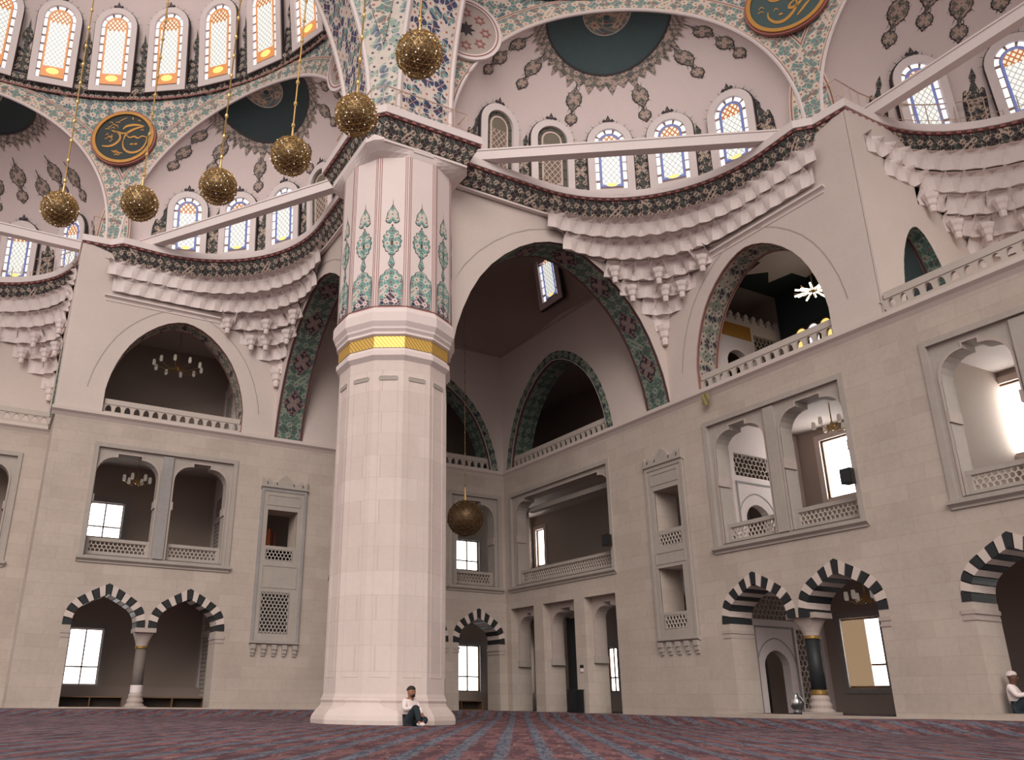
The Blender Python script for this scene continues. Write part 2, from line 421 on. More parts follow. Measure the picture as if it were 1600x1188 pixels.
# raised grooves round the balcony arches
def groove(side, wall):
    c0 = arch(BAL2['c'], BAL2['w']+0.62, BAL2['zs'], BAL2['h']+0.5); c1 = arch(BAL2['c'], BAL2['w']+0.66, BAL2['zs'], BAL2['h']+0.54)
    vf, uv = between(c0, c1, wf(side), -0.026); part('arch_line', vf, m_frame, wall)
for s, w in (('R', wallR), ('L', wallL)): groove(s, w)
# string courses, base step
def ledge(side, q0, q1, z0, z1, d, p=0.0):
    prof = [(p, z0), (p-d*0.45, z0+(z1-z0)*0.35), (p-d, z0+(z1-z0)*0.6), (p-d, z1), (p, z1)]
    rows = [[W(side, a, q, b) for a, b in prof] for q in (q0, q1)]
    V, F = grid(rows); n = len(prof); return V, F + [tuple(range(n)), tuple(range(n, 2*n))]
struct('trim_1', ledge('R', 0, 29, 10.18, ST, 0.16), m_wall2, 'stone string course running along the receding wall under the balconies', 'moulding')
struct('trim_2', ledge('L', 0, 19.3, 10.18, ST, 0.16), m_wall2, 'stone string course running along the wall behind the pier', 'moulding')
struct('trim_3', ledge('L', 19.15, 29, 10.18, ST, 0.16, PB), m_wall2, 'stone string course on the set-back wall at the edge', 'moulding')
struct('baseboard_right', bxw('R', -0.10, 0.0, 11.6, 29, 0, 0.30), m_wall, 'low stone step along the foot of the receding wall', 'step')
struct('baseboard_left', bxw('L', -0.05, 0.0, 8.2, 19.2, 0, 0.24), m_wall, 'low stone step along the foot of the wall behind the pier', 'step')
# ---- galleries behind the walls
PBK = 5.0
def opening_windows(side):
    # (q centre, half width, z0, z1) in the outer wall
    if side == 'L': return [(16.5, 0.64, 0.98, 3.12), (16.45, 0.72, 6.72, 8.2), (-0.95, 0.66, 0.98, 3.12), (-0.95, 0.66, 6.72, 8.25), (19.25, 0.36, 6.30, 8.2), (22.2, 0.64, 0.98, 3.12), (8.4, 0.64, 0.98, 3.12)]
    return [(13.35, 0.70, 1.10, 3.25), (13.55, 0.62, 7.25, 9.35), (18.95, 0.8, 7.3, 9.45), (0.9, 0.34, 1.0, 2.9), (-4.35, 0.4, 1.0, 3.25), (-4.35, 0.36, 7.2, 9.1), (21.6, 0.7, 1.1, 3.25), (22.4, 0.8, 7.3, 9.45), (8.2, 0.64, 1.0, 3.1)]
def back_wall(side):
    hs = [rect(c-w, c+w, a, b) for c, w, a, b in opening_windows(side)]
    q0 = -5.4 if side == 'L' else -5.0
    return extrude([[(q0, 0), (q0, 15.9), (19.2, 15.9), (19.2, 10.45), (29.2, 10.45), (29.2, 0)]] + hs, wf(side), PBK, PBK+0.4)
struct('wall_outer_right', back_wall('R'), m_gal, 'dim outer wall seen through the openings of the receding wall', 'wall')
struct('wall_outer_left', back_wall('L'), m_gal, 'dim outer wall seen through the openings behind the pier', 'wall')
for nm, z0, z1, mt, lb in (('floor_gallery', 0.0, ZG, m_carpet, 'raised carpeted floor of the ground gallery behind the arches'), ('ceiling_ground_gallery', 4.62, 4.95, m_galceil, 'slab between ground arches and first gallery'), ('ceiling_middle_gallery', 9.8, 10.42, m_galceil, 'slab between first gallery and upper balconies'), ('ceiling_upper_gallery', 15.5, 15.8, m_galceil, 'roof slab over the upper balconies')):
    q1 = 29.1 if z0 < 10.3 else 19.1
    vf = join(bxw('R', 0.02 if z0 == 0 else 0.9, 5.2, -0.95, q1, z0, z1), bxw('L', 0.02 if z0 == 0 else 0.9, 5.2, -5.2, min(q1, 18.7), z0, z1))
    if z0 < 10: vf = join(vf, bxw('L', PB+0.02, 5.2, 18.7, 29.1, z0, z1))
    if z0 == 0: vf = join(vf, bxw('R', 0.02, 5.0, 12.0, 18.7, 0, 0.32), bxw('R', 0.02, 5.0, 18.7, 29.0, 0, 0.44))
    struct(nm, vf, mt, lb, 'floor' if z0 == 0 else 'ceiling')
# partitions across the galleries, with a door arch and a pierced panel at every level
def hexbars(w, h, cell, bw=0.03, d=0.05, star=False):
    V, F = [], []
    def seg(a, b):
        (x0, z0), (x1, z1) = a, b
        if not (-w/2-1e-3 <= (x0+x1)/2 <= w/2+1e-3 and -h/2-1e-3 <= (z0+z1)/2 <= h/2+1e-3): return
        c = lambda v, l: max(-l, min(l, v))
        x0, x1, z0, z1 = c(x0, w/2), c(x1, w/2), c(z0, h/2), c(z1, h/2)
        L = math.hypot(x1-x0, z1-z0)
        if L < 1e-3: return
        nx, nz = -(z1-z0)/L*bw/2, (x1-x0)/L*bw/2
        k = len(V)
        for y in (-d/2, d/2):
            V.extend([(x0+nx, y, z0+nz), (x1+nx, y, z1+nz), (x1-nx, y, z1-nz), (x0-nx, y, z0-nz)])
        F.extend([(k, k+1, k+2, k+3), (k+7, k+6, k+5, k+4), (k, k+4, k+5, k+1), (k+2, k+6, k+7, k+3)])
    sx, sz = cell*sqrt(3), cell*1.5
    for j in range(-int(h/sz)-2, int(h/sz)+3):
        for i in range(-int(w/sx)-2, int(w/sx)+3):
            cx, cz = (i+(0.5 if j % 2 else 0))*sx, j*sz
            P = [(cx+cell*sin(PI/3*k), cz+cell*cos(PI/3*k)) for k in range(6)]
            for k in (0, 1, 2): seg(P[k], P[k+1])
            for k in range(3 if star else 0): seg(((P[2*k][0]+cx)/2, (P[2*k][1]+cz)/2), ((P[(2*k+2) % 6][0]+cx)/2, (P[(2*k+2) % 6][1]+cz)/2))
    x, z = w/2, h/2
    for a, b in (((-x, -z), (x, -z)), ((x, -z), (x, z)), ((x, z), (-x, z)), ((-x, z), (-x, -z))): seg(a, b)
    return V, F
_lat = {}
def lattice_mesh(w, h, cell):
    k = (round(w, 2), round(h, 2), cell)
    if k not in _lat: _lat[k] = mesh('lattice', *hexbars(w, h, cell, star=False), mats=[m_lat], fix=False)
    return _lat[k]
def at_wall(side, q, z, p=0.0): return dict(loc=W(side, p, q, z), rot=(0, 0, 0 if side == 'L' else -PI/2))
def partition(side, lvl, zf, zt, label):
    # q = 12 plane across the gallery: door p 1.95..3.1, pierced panel above
    crest = lvl == 2
    zd = zf + 2.0 if not crest else 12.7
    zl0, zl1 = (zd+0.95, zd+1.75) if lvl else (zd+0.95, zd+1.75)
    if crest: zl0, zl1 = 11.9, 13.5
    lp = [rect(1.0, 5.0, zf, zt if not crest else 13.95)]
    lp.append(arch_hole(2.52, 0.56, zf+0.001+0.02, zd-0.45, 0.45, PT))
    if crest: lp.append(rect(3.45, 4.75, zl0, zl1))
    else: lp += [rect(1.65, 4.7, zl0, zl1), rect(3.58, 4.78, zf+0.25, zd+0.7)]
    o = struct('wall_partition_%s' % ('ground', 'middle', 'upper')[lvl], extrude(lp, af(side), 11.72, 12.0), m_white, label, 'partition')
    if crest:
        l = obj('lattice', lattice_mesh(1.3, 1.6, 0.115), o, **dict(loc=W(side, 4.1, 11.92, 12.7), rot=(0, 0, PI/2 if side == 'L' else 0)))
        bat = mesh('merlon', *extrude([[(-0.16, 0), (-0.16, 0.16), (-0.07, 0.2), (-0.1, 0.3), (0, 0.42), (0.1, 0.3), (0.07, 0.2), (0.16, 0.16), (0.16, 0)]], lambda a, b, t: (a, t, b), -0.06, 0.06), mats=[m_white])
        for k in range(10): obj('merlon', bat, o, loc=W(side, 1.3+0.4*k, 11.86, 13.95), rot=(0, 0, 0 if side == 'R' else PI/2))
        part('gilt_frieze', bxw(side, 1.1, 3.3, 12.0, 12.02, 13.2, 13.75), m_goldp, o)
    else:
        obj('lattice', lattice_mesh(3.05, 0.8, 0.11), o, loc=W(side, 3.17, 11.92, (zl0+zl1)/2), rot=(0, 0, PI/2 if side == 'L' else 0))
        obj('lattice', lattice_mesh(1.2, zd+0.45-zf, 0.11), o, loc=W(side, 4.18, 11.92, (zf+0.25+zd+0.7)/2), rot=(0, 0, PI/2 if side == 'L' else 0))
        c0 = rect(1.62, 3.45, zf+0.1, zd+0.75); c1 = rect(1.68, 3.39, zf+0.1, zd+0.69)
        part('panel_line', extrude([c0, c1], af(side), 12.0, 12.03), m_frame2, o)
        a0 = arch(2.52, 0.86, zd-0.45, 0.8); a1 = arch(2.52, 0.9, zd-0.45, 0.84)
        part('arch_line', between(a0, a1, af(side), 12.012)[0], m_frame2, o)
    part('doorway_shade', bxw(side, 1.9, 3.15, 11.0, 11.05, zf, zd+0.1), m_blackp, o)  # black sheet standing in for the shade inside the doorway
for s in 'RL':
    w = 'receding wall' if s == 'R' else 'wall behind the pier'
    partition(s, 0, ZG, 4.62, 'white marble partition with arched doorway in the ground gallery of the ' + w)
    partition(s, 1, 4.95, 9.8, 'white marble partition with arched doorway in the first gallery of the ' + w)
    partition(s, 2, 10.42, 15.5, 'crested marble partition in the upper balcony of the ' + w)
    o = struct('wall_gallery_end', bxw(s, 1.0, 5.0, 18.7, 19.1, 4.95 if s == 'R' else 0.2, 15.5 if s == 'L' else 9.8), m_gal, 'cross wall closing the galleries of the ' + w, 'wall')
# painted vault lining and pale star on the balcony ceiling of the receding wall
o = struct('ceiling_balcony_lining', bxw('R', 1.0, 5.0, 12.0, 18.7, 15.40, 15.48), m_teal, 'dark teal painted ceiling over the crested marble partition', 'ceiling')
star = [((1.9 if k % 2 == 0 else 1.35)*cos(2*PI*k/20)*(1.0 if k % 4 else 1.12), (2.6 if k % 2 == 0 else 1.9)*sin(2*PI*k/20)) for k in range(20)]
part('pale_star', extrude([[(3.0+a, 15.3+b) for a, b in star]], lambda a, b, t: W('R', a, b, t), 15.36, 15.40), m_white, o)
struct('wall_balcony_lining', bxw('R', 4.93, 4.98, 12.0, 18.7, 13.6, 15.4), m_teal, 'dark teal painted upper wall behind the starburst lamp', 'wall')

# ---- arches from the pier to the two walls (corner bay)
BA = dict(c=-4.44, w=4.42, zs=10.5, h=5.2)
def big_arch(side):
    c = arch(BA['c'], BA['w'], BA['zs'], BA['h'])
    lp = [(-9.6, 10.5)] + c + [(0.0, 10.5), (0.0, TOPZ), (-9.6, TOPZ)]
    lp = [(-9.6, TOPZ), (-9.6, 10.5)] + c + [(0.0, TOPZ)]
    o = struct('wall_arch_%s' % SN[side], extrude([lp], af(side), 9.8, 11.0), m_wall2, 'pointed arch wall joining the pier to the %s' % ('receding wall' if side == 'R' else 'facing wall behind it'), 'arch')
    ci = arch(BA['c'], BA['w']-0.012, BA['zs'], BA['h']-0.012)
    vf, uv = strip(ci, af(side), 9.8, 11.0, 3)
    part('painted_soffit', vf, m_soffit, o, uv)
    # red and navy flower clusters on the soffit
    L = [0]
    for i in range(1, len(ci)): L.append(L[-1]+math.hypot(ci[i][0]-ci[i-1][0], ci[i][1]-ci[i-1][1]))
    V, F, UV = [], [], []
    s = 0.9
    def pt(s):
        s = max(0, min(L[-1]-1e-4, s))
        for i in range(1, len(L)):
            if L[i] >= s:
                t = (s-L[i-1])/(L[i]-L[i-1]); a = ci[i-1]; b = ci[i]
                return a[0]+(b[0]-a[0])*t, a[1]+(b[1]-a[1])*t
    while s < L[-1]-0.5:
        k = len(V); n = 20
        for i in range(n):
            t = 2*PI*i/n; r = 0.40*(0.72+0.28*abs(cos(2*t)))
            ds, dq = r*1.35*cos(t), r*sin(t)
            a, b = pt(s+ds); cx, cz = BA['c'], BA['zs']+1
            e = math.hypot(cx-a, cz-b); a += (cx-a)/e*0.02; b += (cz-b)/e*0.02
            V.append(W(side, a, 10.4+dq, b)); UV.append((ds, dq))
        F.append(tuple(range(k, k+n))); s += 1.75
    part('painted_flowers', (V, F), m_rosette, o, UV)
    g0 = arch(BA['c'], BA['w']+0.75, BA['zs'], BA['h']+0.45); g1 = arch(BA['c'], BA['w']+0.79, BA['zs'], BA['h']+0.49)
    g0, g1 = [g for g in g0 if -8.8 < g[0] < -0.02], [g for g in g1 if -8.8 < g[0] < -0.02]
    n = min(len(g0), len(g1)); vf, uv = between(g0[:n], g1[:n], af(side), 11.006); part('arch_line', vf, m_frame, o)
    return o
for s in 'RL': big_arch(s)
# painted soffits and borders of the wall arches
def wall_arch_paint(side, wall):
    ci = [(BAL2['c']-BAL2['w']+0.01, ST+0.02)] + arch(BAL2['c'], BAL2['w']-0.01, BAL2['zs'], BAL2['h']-0.01) + [(BAL2['c']+BAL2['w']-0.01, ST+0.02)]
    vf, uv = strip(ci, wf(side), 0.0, 1.0, 2); part('painted_soffit', vf, m_soffit2, wall, uv)
    ci = arch(BAY1['c'], BAY1['w']-0.012, BAY1['zs'], BAY1['h']-0.012)
    vf, uv = strip(ci, wf(side), 0.0, 1.0, 2); part('painted_soffit', vf, m_soffit2 if side == 'X' else m_soffit, wall, uv)
    c0 = arch(BAY1['c'], BAY1['w'], BAY1['zs'], BAY1['h']); c1 = arch(BAY1['c'], BAY1['w']+0.37, BAY1['zs'], BAY1['h']+0.4)
    vf, uv = between(c0, c1, wf(side), -0.034); part('painted_border', vf, m_border, wall, uv)
    c2 = arch(BAY1['c'], BAY1['w']+0.03, BAY1['zs'], BAY1['h']+0.03)
    vf, uv = between(c0, c2, wf(side), -0.045); part('border_edge', vf, m_vwhite, wall, uv)
wall_arch_paint('R', wallR); wall_arch_paint('L', wallL)
# vault of the corner bay
def bay_vault():
    C = (-4.9, -4.9); V, F = [], []
    rows = []
    N = 48
    sq = lambda a: 1.0/max(abs(cos(a)), abs(sin(a)))
    for k in range(9):
        t = k/8
        row = []
        for j in range(N):
            a = 2*PI*j/N
            r0 = 4.9*min(sq(a), 1.4143); r1 = 4.75
            if k <= 4: r = r0+(r1-r0)*(k/4)**1.5; z = 16.3+1.0*k/4
            else: ph = (k-4)/4*PI/2; r = r1*cos(ph); z = 17.3+4.2*sin(ph)
            row.append((C[0]+r*cos(a), C[1]+r*sin(a), z))
        rows.append(row)
    return grid(rows, True)
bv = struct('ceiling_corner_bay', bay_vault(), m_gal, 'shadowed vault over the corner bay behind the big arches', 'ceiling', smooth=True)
struct('trim_4', join(ledge('R', 0, 9.8, 16.22, 16.32, 0.06), ledge('L', 0, 9.8, 16.22, 16.32, 0.06)), m_frame, 'thin moulding line at the foot of the corner bay vault', 'moulding')

# ---- raised recess above the string course at the far bays
PR = 5.9
for s in 'RL':
    ww = 'receding wall' if s == 'R' else 'set-back wall'
    p0 = 1.0
    lp = [rect(-0.02 if s == 'R' else 0.0, PR+0.3, ST-0.1, TOPZ), arch_hole(2.3, 1.28, ST, ST+0.001, 3.4)]
    o = struct('wall_recess_side', extrude(lp, af(s), 19.16, 19.23), m_wall2, 'side of the upper recess with a painted arch above the %s' % ww, 'wall')
    vf, uv = strip(arch(2.3, 1.27, ST+0.01, 3.39), af(s), 18.7, 19.24, 2); part('painted_soffit', vf, m_soffit, o, uv)
    part('painted_niche', bxw(s, 0.9, 3.7, 18.5, 18.7, ST, 14.2), m_soffit2 if s == 'X' else m_teal, o)
    struct('wall_recess_back', bxw(s, PR, PR+0.3, 19.2, 29, ST-0.1, TOPZ), m_wall2, 'plain back of the upper recess above the %s' % ww, 'wall')
    struct('floor_recess', bxw(s, (0.05 if s == 'R' else PB+0.05), PR, 19.2, 29, ST-0.12, ST-0.02), m_wall2, 'ledge floor of the upper recess above the %s' % ww, 'floor')

# ---- cornice that links pier, exedrae and recesses
def cornice_path(side):
    P = [(-11.95, 12.5), (-8.65, 12.5), (-8.65, 11.5), (-5.45, 11.47)]
    for k in range(1, 19):
        t = k/18*PI/2; P.append((-5.45+5.0*sin(t), 16.45-4.98*cos(t)))
    P += [(-0.50, 17.8), (-0.12, 18.2), (-0.02, 19.22), (1.3, 19.2)]
    for k in range(1, 15):
        t = k/14*PI/2; P.append((1.3+4.55*sin(t), 23.75-4.55*cos(t)))
    P += [(5.85, 24.35)]
    for k in range(1, 15):
        t = k/14*PI/2; P.append((1.3+4.55*cos(t), 24.35+4.55*sin(t)))
    P += [(-0.02, 28.9)]
    return [W(side, p, q, 0) for p, q in P]
path = list(reversed(cornice_path('L'))) + cornice_path('R')
def sweep(path, prof):
    """prof: (offset into the hall, z)"""
    n = len(path); rows = []; uv = []; s = 0
    N = []
    for i in range(n):
        a = Vector(path[max(i-1, 0)][:2]); b = Vector(path[i][:2]); c = Vector(path[min(i+1, n-1)][:2])
        d0 = (b-a); d1 = (c-b)
        d0 = d0.normalized() if d0.length > 1e-6 else d1.normalized(); d1 = d1.normalized() if d1.length > 1e-6 else d0
        n0 = Vector((d0.y, -d0.x)); n1 = Vector((d1.y, -d1.x))
        nn = (n0+n1); nn = nn.normalized() if nn.length > 1e-4 else n0
        N.append(nn/max(0.45, nn.dot(n0)))
    for i in range(n):
        if i: s += (Vector(path[i])-Vector(path[i-1])).length
        rows.append([(path[i][0]+N[i].x*o, path[i][1]+N[i].y*o, z) for o, z in prof])
        l = 0
        for k, (o, z) in enumerate(prof):
            if k: l += math.hypot(o-prof[k-1][0], z-prof[k-1][1])
            uv.append((s, l))
    V, F = grid(rows); return (V, F), uv
co = thing('trim_5', 'dark scrolled cornice curving from the pier along both walls', 'cornice', kind='structure')
vf, uv = sweep(path, [(-0.34, 16.62), (-0.27, 16.70), (-0.18, 16.9), (-0.09, 17.1), (-0.04, 17.24)]); part('painted_band', vf, m_band, co, uv)
vf, uv = sweep(path, [(-0.45, 16.55), (-0.30, 16.56), (-0.30, 16.63), (-0.36, 16.64)]); part('lower_fillet', vf, m_muq, co, uv)
vf, uv = sweep(path, [(-0.04, 17.24), (0.0, 17.25), (0.01, 17.33), (-0.03, 17.34)]); part('dentil_strip', vf, m_dentil, co, uv)
vf, uv = sweep(path, [(-0.02, 17.33), (0.06, 17.34), (0.07, 17.60), (-1.0, 17.61)]); part('pale_fascia', vf, m_white, co, uv)
# small dentils along the strip near the viewer
dm = mesh('dentil', *box(-0.07, 0.07, -0.03, 0.02, -0.04, 0.04), mats=[m_redline])
acc = 0.0; cnt = 0
for i in range(1, len(path)):
    a, b = Vector(path[i-1]), Vector(path[i]); L = (b-a).length; d = (b-a)/max(L, 1e-6)
    while acc < L and cnt < 300:
        p = a+d*acc
        obj('dentil', dm, co, loc=(p.x, p.y, 17.29), rot=(0, 0, math.atan2(d.y, d.x))); acc += 0.3; cnt += 1
    acc -= L

# ---- carved muqarnas squinches
def cell_mesh(kind):
    nx, nz = 8, 5; rows = []
    for j in range(nz+1):
        z = j/nz; f = 1-sqrt(max(0, 1-z*z)) if kind == 0 else z**1.6
        row = []
        for i in range(nx+1):
            x = i/nx-0.5; e = abs(2*x)
            yt = 1.05-(0.92*(1-e**1.3) if kind == 0 else 0.8*sqrt(max(0, 1-e*e)))
            yb = 0.42*(1-e)**0.8-0.14
            row.append((x*(1.0), -(yb+(yt-yb)*f), z))
        rows.append(row)
    rows.append([(x, -max(-y, 0.02)*0.0+0.25, 1.0) for x, y, z in rows[-1]])
    rows.insert(0, [(x, 0.25, 0.0) for x, y, z in rows[0]])
    return mesh('muqarnas_cell', *grid(rows), mats=[m_muq])
CELL = [cell_mesh(0), cell_mesh(1)]
def pendant_mesh():
    return mesh('muqarnas_pendant', *lathe([(0.02, 0), (0.10, 0.02), (0.13, 0.16), (0.11, 0.22), (0.17, 0.28), (0.2, 0.42), (0.26, 0.5), (0.3, 0.62)], 8), mats=[m_muq])
PEND = pendant_mesh()
def squinch(side, C, a, b, levels, name, label, wA, wB, flip):
    root = thing(name, label, 'carving', kind='structure')
    def at(k, s):       # point + tangent + normal at arclength s of level k
        o, r, z, La, Lb = levels[k]
        cx = C[0]+(o+r)*(a[0]+b[0]); cy = C[1]+(o+r)*(a[1]+b[1])
        s0 = max(0, La-r); s1 = r*PI/2
        if s < s0:
            return (C[0]+a[0]*(La-s)+b[0]*o+a[0]*o, C[1]+a[1]*(La-s)+b[1]*o+a[1]*o), (-a[0], -a[1]), b
        s -= s0
        if s < s1:
            t = s/max(r, 1e-4)
            n = (b[0]*cos(t)+a[0]*sin(t), b[1]*cos(t)+a[1]*sin(t))
            return (cx-r*n[0], cy-r*n[1]), (-a[0]*cos(t)+b[0]*sin(t), -a[1]*cos(t)+b[1]*sin(t)), n
        s -= s1
        return (C[0]+b[0]*(o+r+s)+a[0]*o, C[1]+b[1]*(o+r+s)+a[1]*o), b, a
    def total(k):
        o, r, z, La, Lb = levels[k]; return max(0, La-r)+r*PI/2+max(0, Lb-r)
    # solid core
    rows = []
    for k in range(len(levels)):
        T = total(k); ln = [at(k, T*i/40)[0] for i in range(41)]
        if k: rows.append([W(side, *q, levels[k-1][2]) for q in ln])
        rows.append([W(side, *q, levels[k][2]) for q in ln])
    part('core', grid(rows), m_muq, root)
    for k in range(1, len(levels)):
        T = total(k); h = levels[k-1][2]-levels[k][2]
        n = max(1, round(T/(0.60 if k < 3 else 0.62)))
        for i in range(n):
            (p, q), tg, nn = at(k, T*(i+(0.5 if k % 2 else 0.28))/n)
            (p2, q2), _, _ = at(k-1, total(k-1)*(i+0.5)/n)
            dep = min(0.5, max(0.22, (p2-p)*nn[0]+(q2-q)*nn[1]))
            w0 = Vector(W(side, p, q, 0)); t3 = Vector(W(side, tg[0], tg[1], 0)); n3 = Vector(W(side, nn[0], nn[1], 0))
            # local x along path, local -y into the hall
            ang = math.atan2(-n3.x, n3.y) + PI
            obj('muqarnas_cell', CELL[(k+i) % 2 if k > 2 else 0], root, loc=(w0.x, w0.y, levels[k][2]), rot=(0, 0, ang), scale=(T/n*1.02, dep*1.1, h*1.0))
            if k in (3, 4) and i in (0, n//2, n-1):
                obj('muqarnas_pendant', PEND, root, loc=(w0.x+n3.x*0.22, w0.y+n3.y*0.22, levels[k][2]-0.32), scale=(0.85, 0.85, 0.95))
    tip = W(side, C[0]+a[0]*0.12+b[0]*0.12, C[1]+a[1]*0.12+b[1]*0.12, levels[-1][2]-0.55)
    obj('muqarnas_pendant', PEND, root, loc=tip, scale=(1.0, 1.0, 1.2))
    return root
LV1 = [(0.42, 5.0, 16.60, 5.2, 7.0), (0.30, 4.4, 16.02, 4.9, 6.9), (0.14, 3.6, 15.42, 4.2, 6.8), (0.03, 2.6, 14.85, 2.6, 2.6), (0.02, 1.75, 14.3, 1.75, 1.75), (0.02, 1.0, 13.75, 1.0, 1.0), (0.01, 0.4, 13.2, 0.4, 0.4)]
LV2 = [(0.05, 4.7, 16.60, 5.6, 4.9), (0.05, 4.2, 16.0, 5.2, 4.9), (0.04, 3.4, 15.4, 4.4, 4.9), (0.03, 2.6, 14.8, 3.2, 3.0), (0.02, 1.8, 14.2, 2.0, 1.8), (0.02, 1.1, 13.6, 1.1, 1.1), (0.01, 0.5, 13.0, 0.5, 0.5)]
for s in 'RL':
    squinch(s, (0, 11.0), (-1, 0), (0, 1), LV1, 'muqarnas_squinch', 'carved stalactite vaulting between big arch and balcony arch on the %s' % ('receding wall' if s == 'R' else 'wall behind the pier'), 1, 1, s)
    squinch(s, (PR, 19.2), (-1, 0), (0, 1), LV2, 'muqarnas_squinch', 'carved stalactite vaulting in the upper recess at the %s picture edge' % SN[s], 1, 1, s)
    # straight ledge lines under the upper tiers
    part('tier_ledge', ledge(s, 13.0, 18.15, 15.12, 15.26, 0.12), m_muq, wallR if s == 'R' else wallL)
    part('tier_ledge', ledge(s, 13.3, 18.1, 14.98, 15.05, 0.05), m_muq, wallR if s == 'R' else wallL)

# ================================================================== THE PIER
PX, PY = -10.5, -10.4
pier = thing('pier', 'huge twelve-sided stone pier with painted upper drum', 'column', (PX, PY, 0))
ROT = R_(15)
part('base', lathe([(1.92, 0), (1.93, 0.10), (1.90, 0.2), (1.80, 0.33), (1.71, 0.42), (1.68, 0.5), (1.70, 0.56), (1.66, 0.62), (1.64, 0.7)], 12, ROT), m_pier, pier)
part('shaft', lathe([(1.63, 0.7), (1.62, 9.62)], 12, ROT), m_pier, pier)
part('lower_moulding', lathe([(1.62, 9.6), (1.66, 9.64), (1.74, 9.72), (1.74, 9.86), (1.68, 9.9), (1.67, 9.96)], 12, ROT), m_piertop, pier)
def ring_uv(r, z0, z1, n=12):
    V, F, uv = [], [], []
    for k in range(n):
        a0, a1 = ROT+2*PI*k/n, ROT+2*PI*(k+1)/n; L = 2*r*sin(PI/n); b = len(V)
        V += [(r*cos(a0), r*sin(a0), z0), (r*cos(a1), r*sin(a1), z0), (r*cos(a1), r*sin(a1), z1), (r*cos(a0), r*sin(a0), z1)]
        uv += [(k*L, 0), (k*L+L, 0), (k*L+L, z1-z0), (k*L, z1-z0)]; F.append((b, b+1, b+2, b+3))
    return (V, F), uv
part('ring_core', lathe([(1.66, 9.9), (1.66, 10.5)], 12, ROT), m_piertop, pier)
vf, uv = ring_uv(1.685, 9.97, 10.32); part('gilded_band', vf, m_goldband, pier, uv)
part('upper_moulding', lathe([(1.70, 10.32), (1.76, 10.36), (1.74, 10.44), (1.80, 10.52), (1.80, 10.58), (1.88, 10.72), (1.88, 11.0), (1.84, 11.1), (1.78, 11.18)], 12, ROT), m_piertop, pier)
part('drum', lathe([(1.78, 11.1), (1.78, 16.5)], 12, ROT), m_piertop, pier)
def capital():
    rows = []
    for t in (0, 0.35, 0.7, 1.0):
        row = []
        for k in range(48):
            a = 2*PI*k/48; sec = ((a-ROT) % (PI/6))-PI/12
            r12 = 1.78*cos(PI/12)/cos(sec); r4 = min(1.79/max(abs(cos(a)), abs(sin(a))), 2.3)
            r = r12+(r4-r12)*t**0.8; row.append((r*cos(a), r*sin(a), 16.30+0.3*t))
        rows.append(row)
    rows.append([(x*0.99, y*0.99, 17.3) for x, y, z in rows[-1]])
    return grid(rows, True)
part('capital', capital(), m_piertop, pier)
for a in (-120, -90, -150, -60):
    A = R_(a); d = 1.73
    tri = []
    for w, z0, z1 in ((0.34, 0.0, 0.1), (0.26, 0.1, 0.22), (0.17, 0.22, 0.34), (0.08, 0.34, 0.48)): tri.append(box(-w, w, -0.07, 0.06, z0, z1))
    V, F = join(*tri)
    o = obj('carved_crest', mesh('carved_crest', V, F, mats=[m_muq]), pier, loc=(d*cos(A), d*sin(A), 16.5), rot=(R_(-16) if False else 0, 0, A+PI/2))
# incised panels on the shaft
def shaft_panel():
    w = 0.27; return extrude([rect(-w, w, 1.1, 9.15), rect(-w+0.03, w-0.03, 1.13, 9.12)], lambda a, b, t: (a, t, b), -0.012, 0.01)
sp = mesh('panel_frame', *shaft_panel(), mats=[m_pier])
sl = mesh('panel_lintel', *box(-0.27, 0.27, -0.02, 0.01, 9.0, 9.1), mats=[m_frame])
for k in range(12):
    A = ROT+2*PI*(k+0.5)/12; ap = 1.625*cos(PI/12)
    obj('panel_frame', sp, pier, loc=(ap*cos(A), ap*sin(A), 0), rot=(0, 0, A+PI/2)); obj('panel_lintel', sl, pier, loc=(ap*cos(A), ap*sin(A), 0), rot=(0, 0, A+PI/2))
# painted panels of the drum
def sym(pts): return [(x, z) for x, z in pts] + [(-x, z) for x, z in reversed(pts) if abs(x) > 1e-6]
def scallop(pts, amp, n):
    """wavy outline: subdivide the closed outline and push points outward in lobes"""
    c = (sum(p[0] for p in pts)/len(pts), sum(p[1] for p in pts)/len(pts)); out = []
    L = [0]
    for i in range(len(pts)): L.append(L[-1]+math.hypot(pts[(i+1) % len(pts)][0]-pts[i][0], pts[(i+1) % len(pts)][1]-pts[i][1]))
    N = n*5
    for k in range(N):
        s = L[-1]*k/N
        i = max(j for j in range(len(pts)) if L[j] <= s+1e-9); t = (s-L[i])/max(L[i+1]-L[i], 1e-9)
        a, b = pts[i], pts[(i+1) % len(pts)]; x, z = a[0]+(b[0]-a[0])*t, a[1]+(b[1]-a[1])*t
        d = math.hypot(x-c[0], z-c[1]) or 1; w = amp*(abs(sin(PI*n*k/N))-0.4)
        out.append((x+(x-c[0])/d*w, z+(z-c[1])/d*w))
    return out
def grow(pts, e):
    c = (sum(p[0] for p in pts)/len(pts), sum(p[1] for p in pts)/len(pts))
    r = [];
    for x, z in pts:
        d = math.hypot(x-c[0], z-c[1]) or 1; r.append((x+(x-c[0])/d*e, z+(z-c[1])/d*e))
    return r
class Decal:
    def __init__(s): s.V, s.F, s.UV, s.fm = [], [], [], []
    def poly(s, pts, y, mi, f=None):
        t = tessellate_polygon([[Vector((a, b, 0)) for a, b in pts]]); k = len(s.V)
        s.V += [f(a, b, y) if f else (a, y, b) for a, b in pts]; s.UV += [(a, b) for a, b in pts]
        for tr in t: s.F.append(tuple(i+k for i in tr)); s.fm.append(mi)
    def mesh(s, name, mats): return mesh(name, s.V, s.F, s.UV, mats=mats, fm=s.fm)
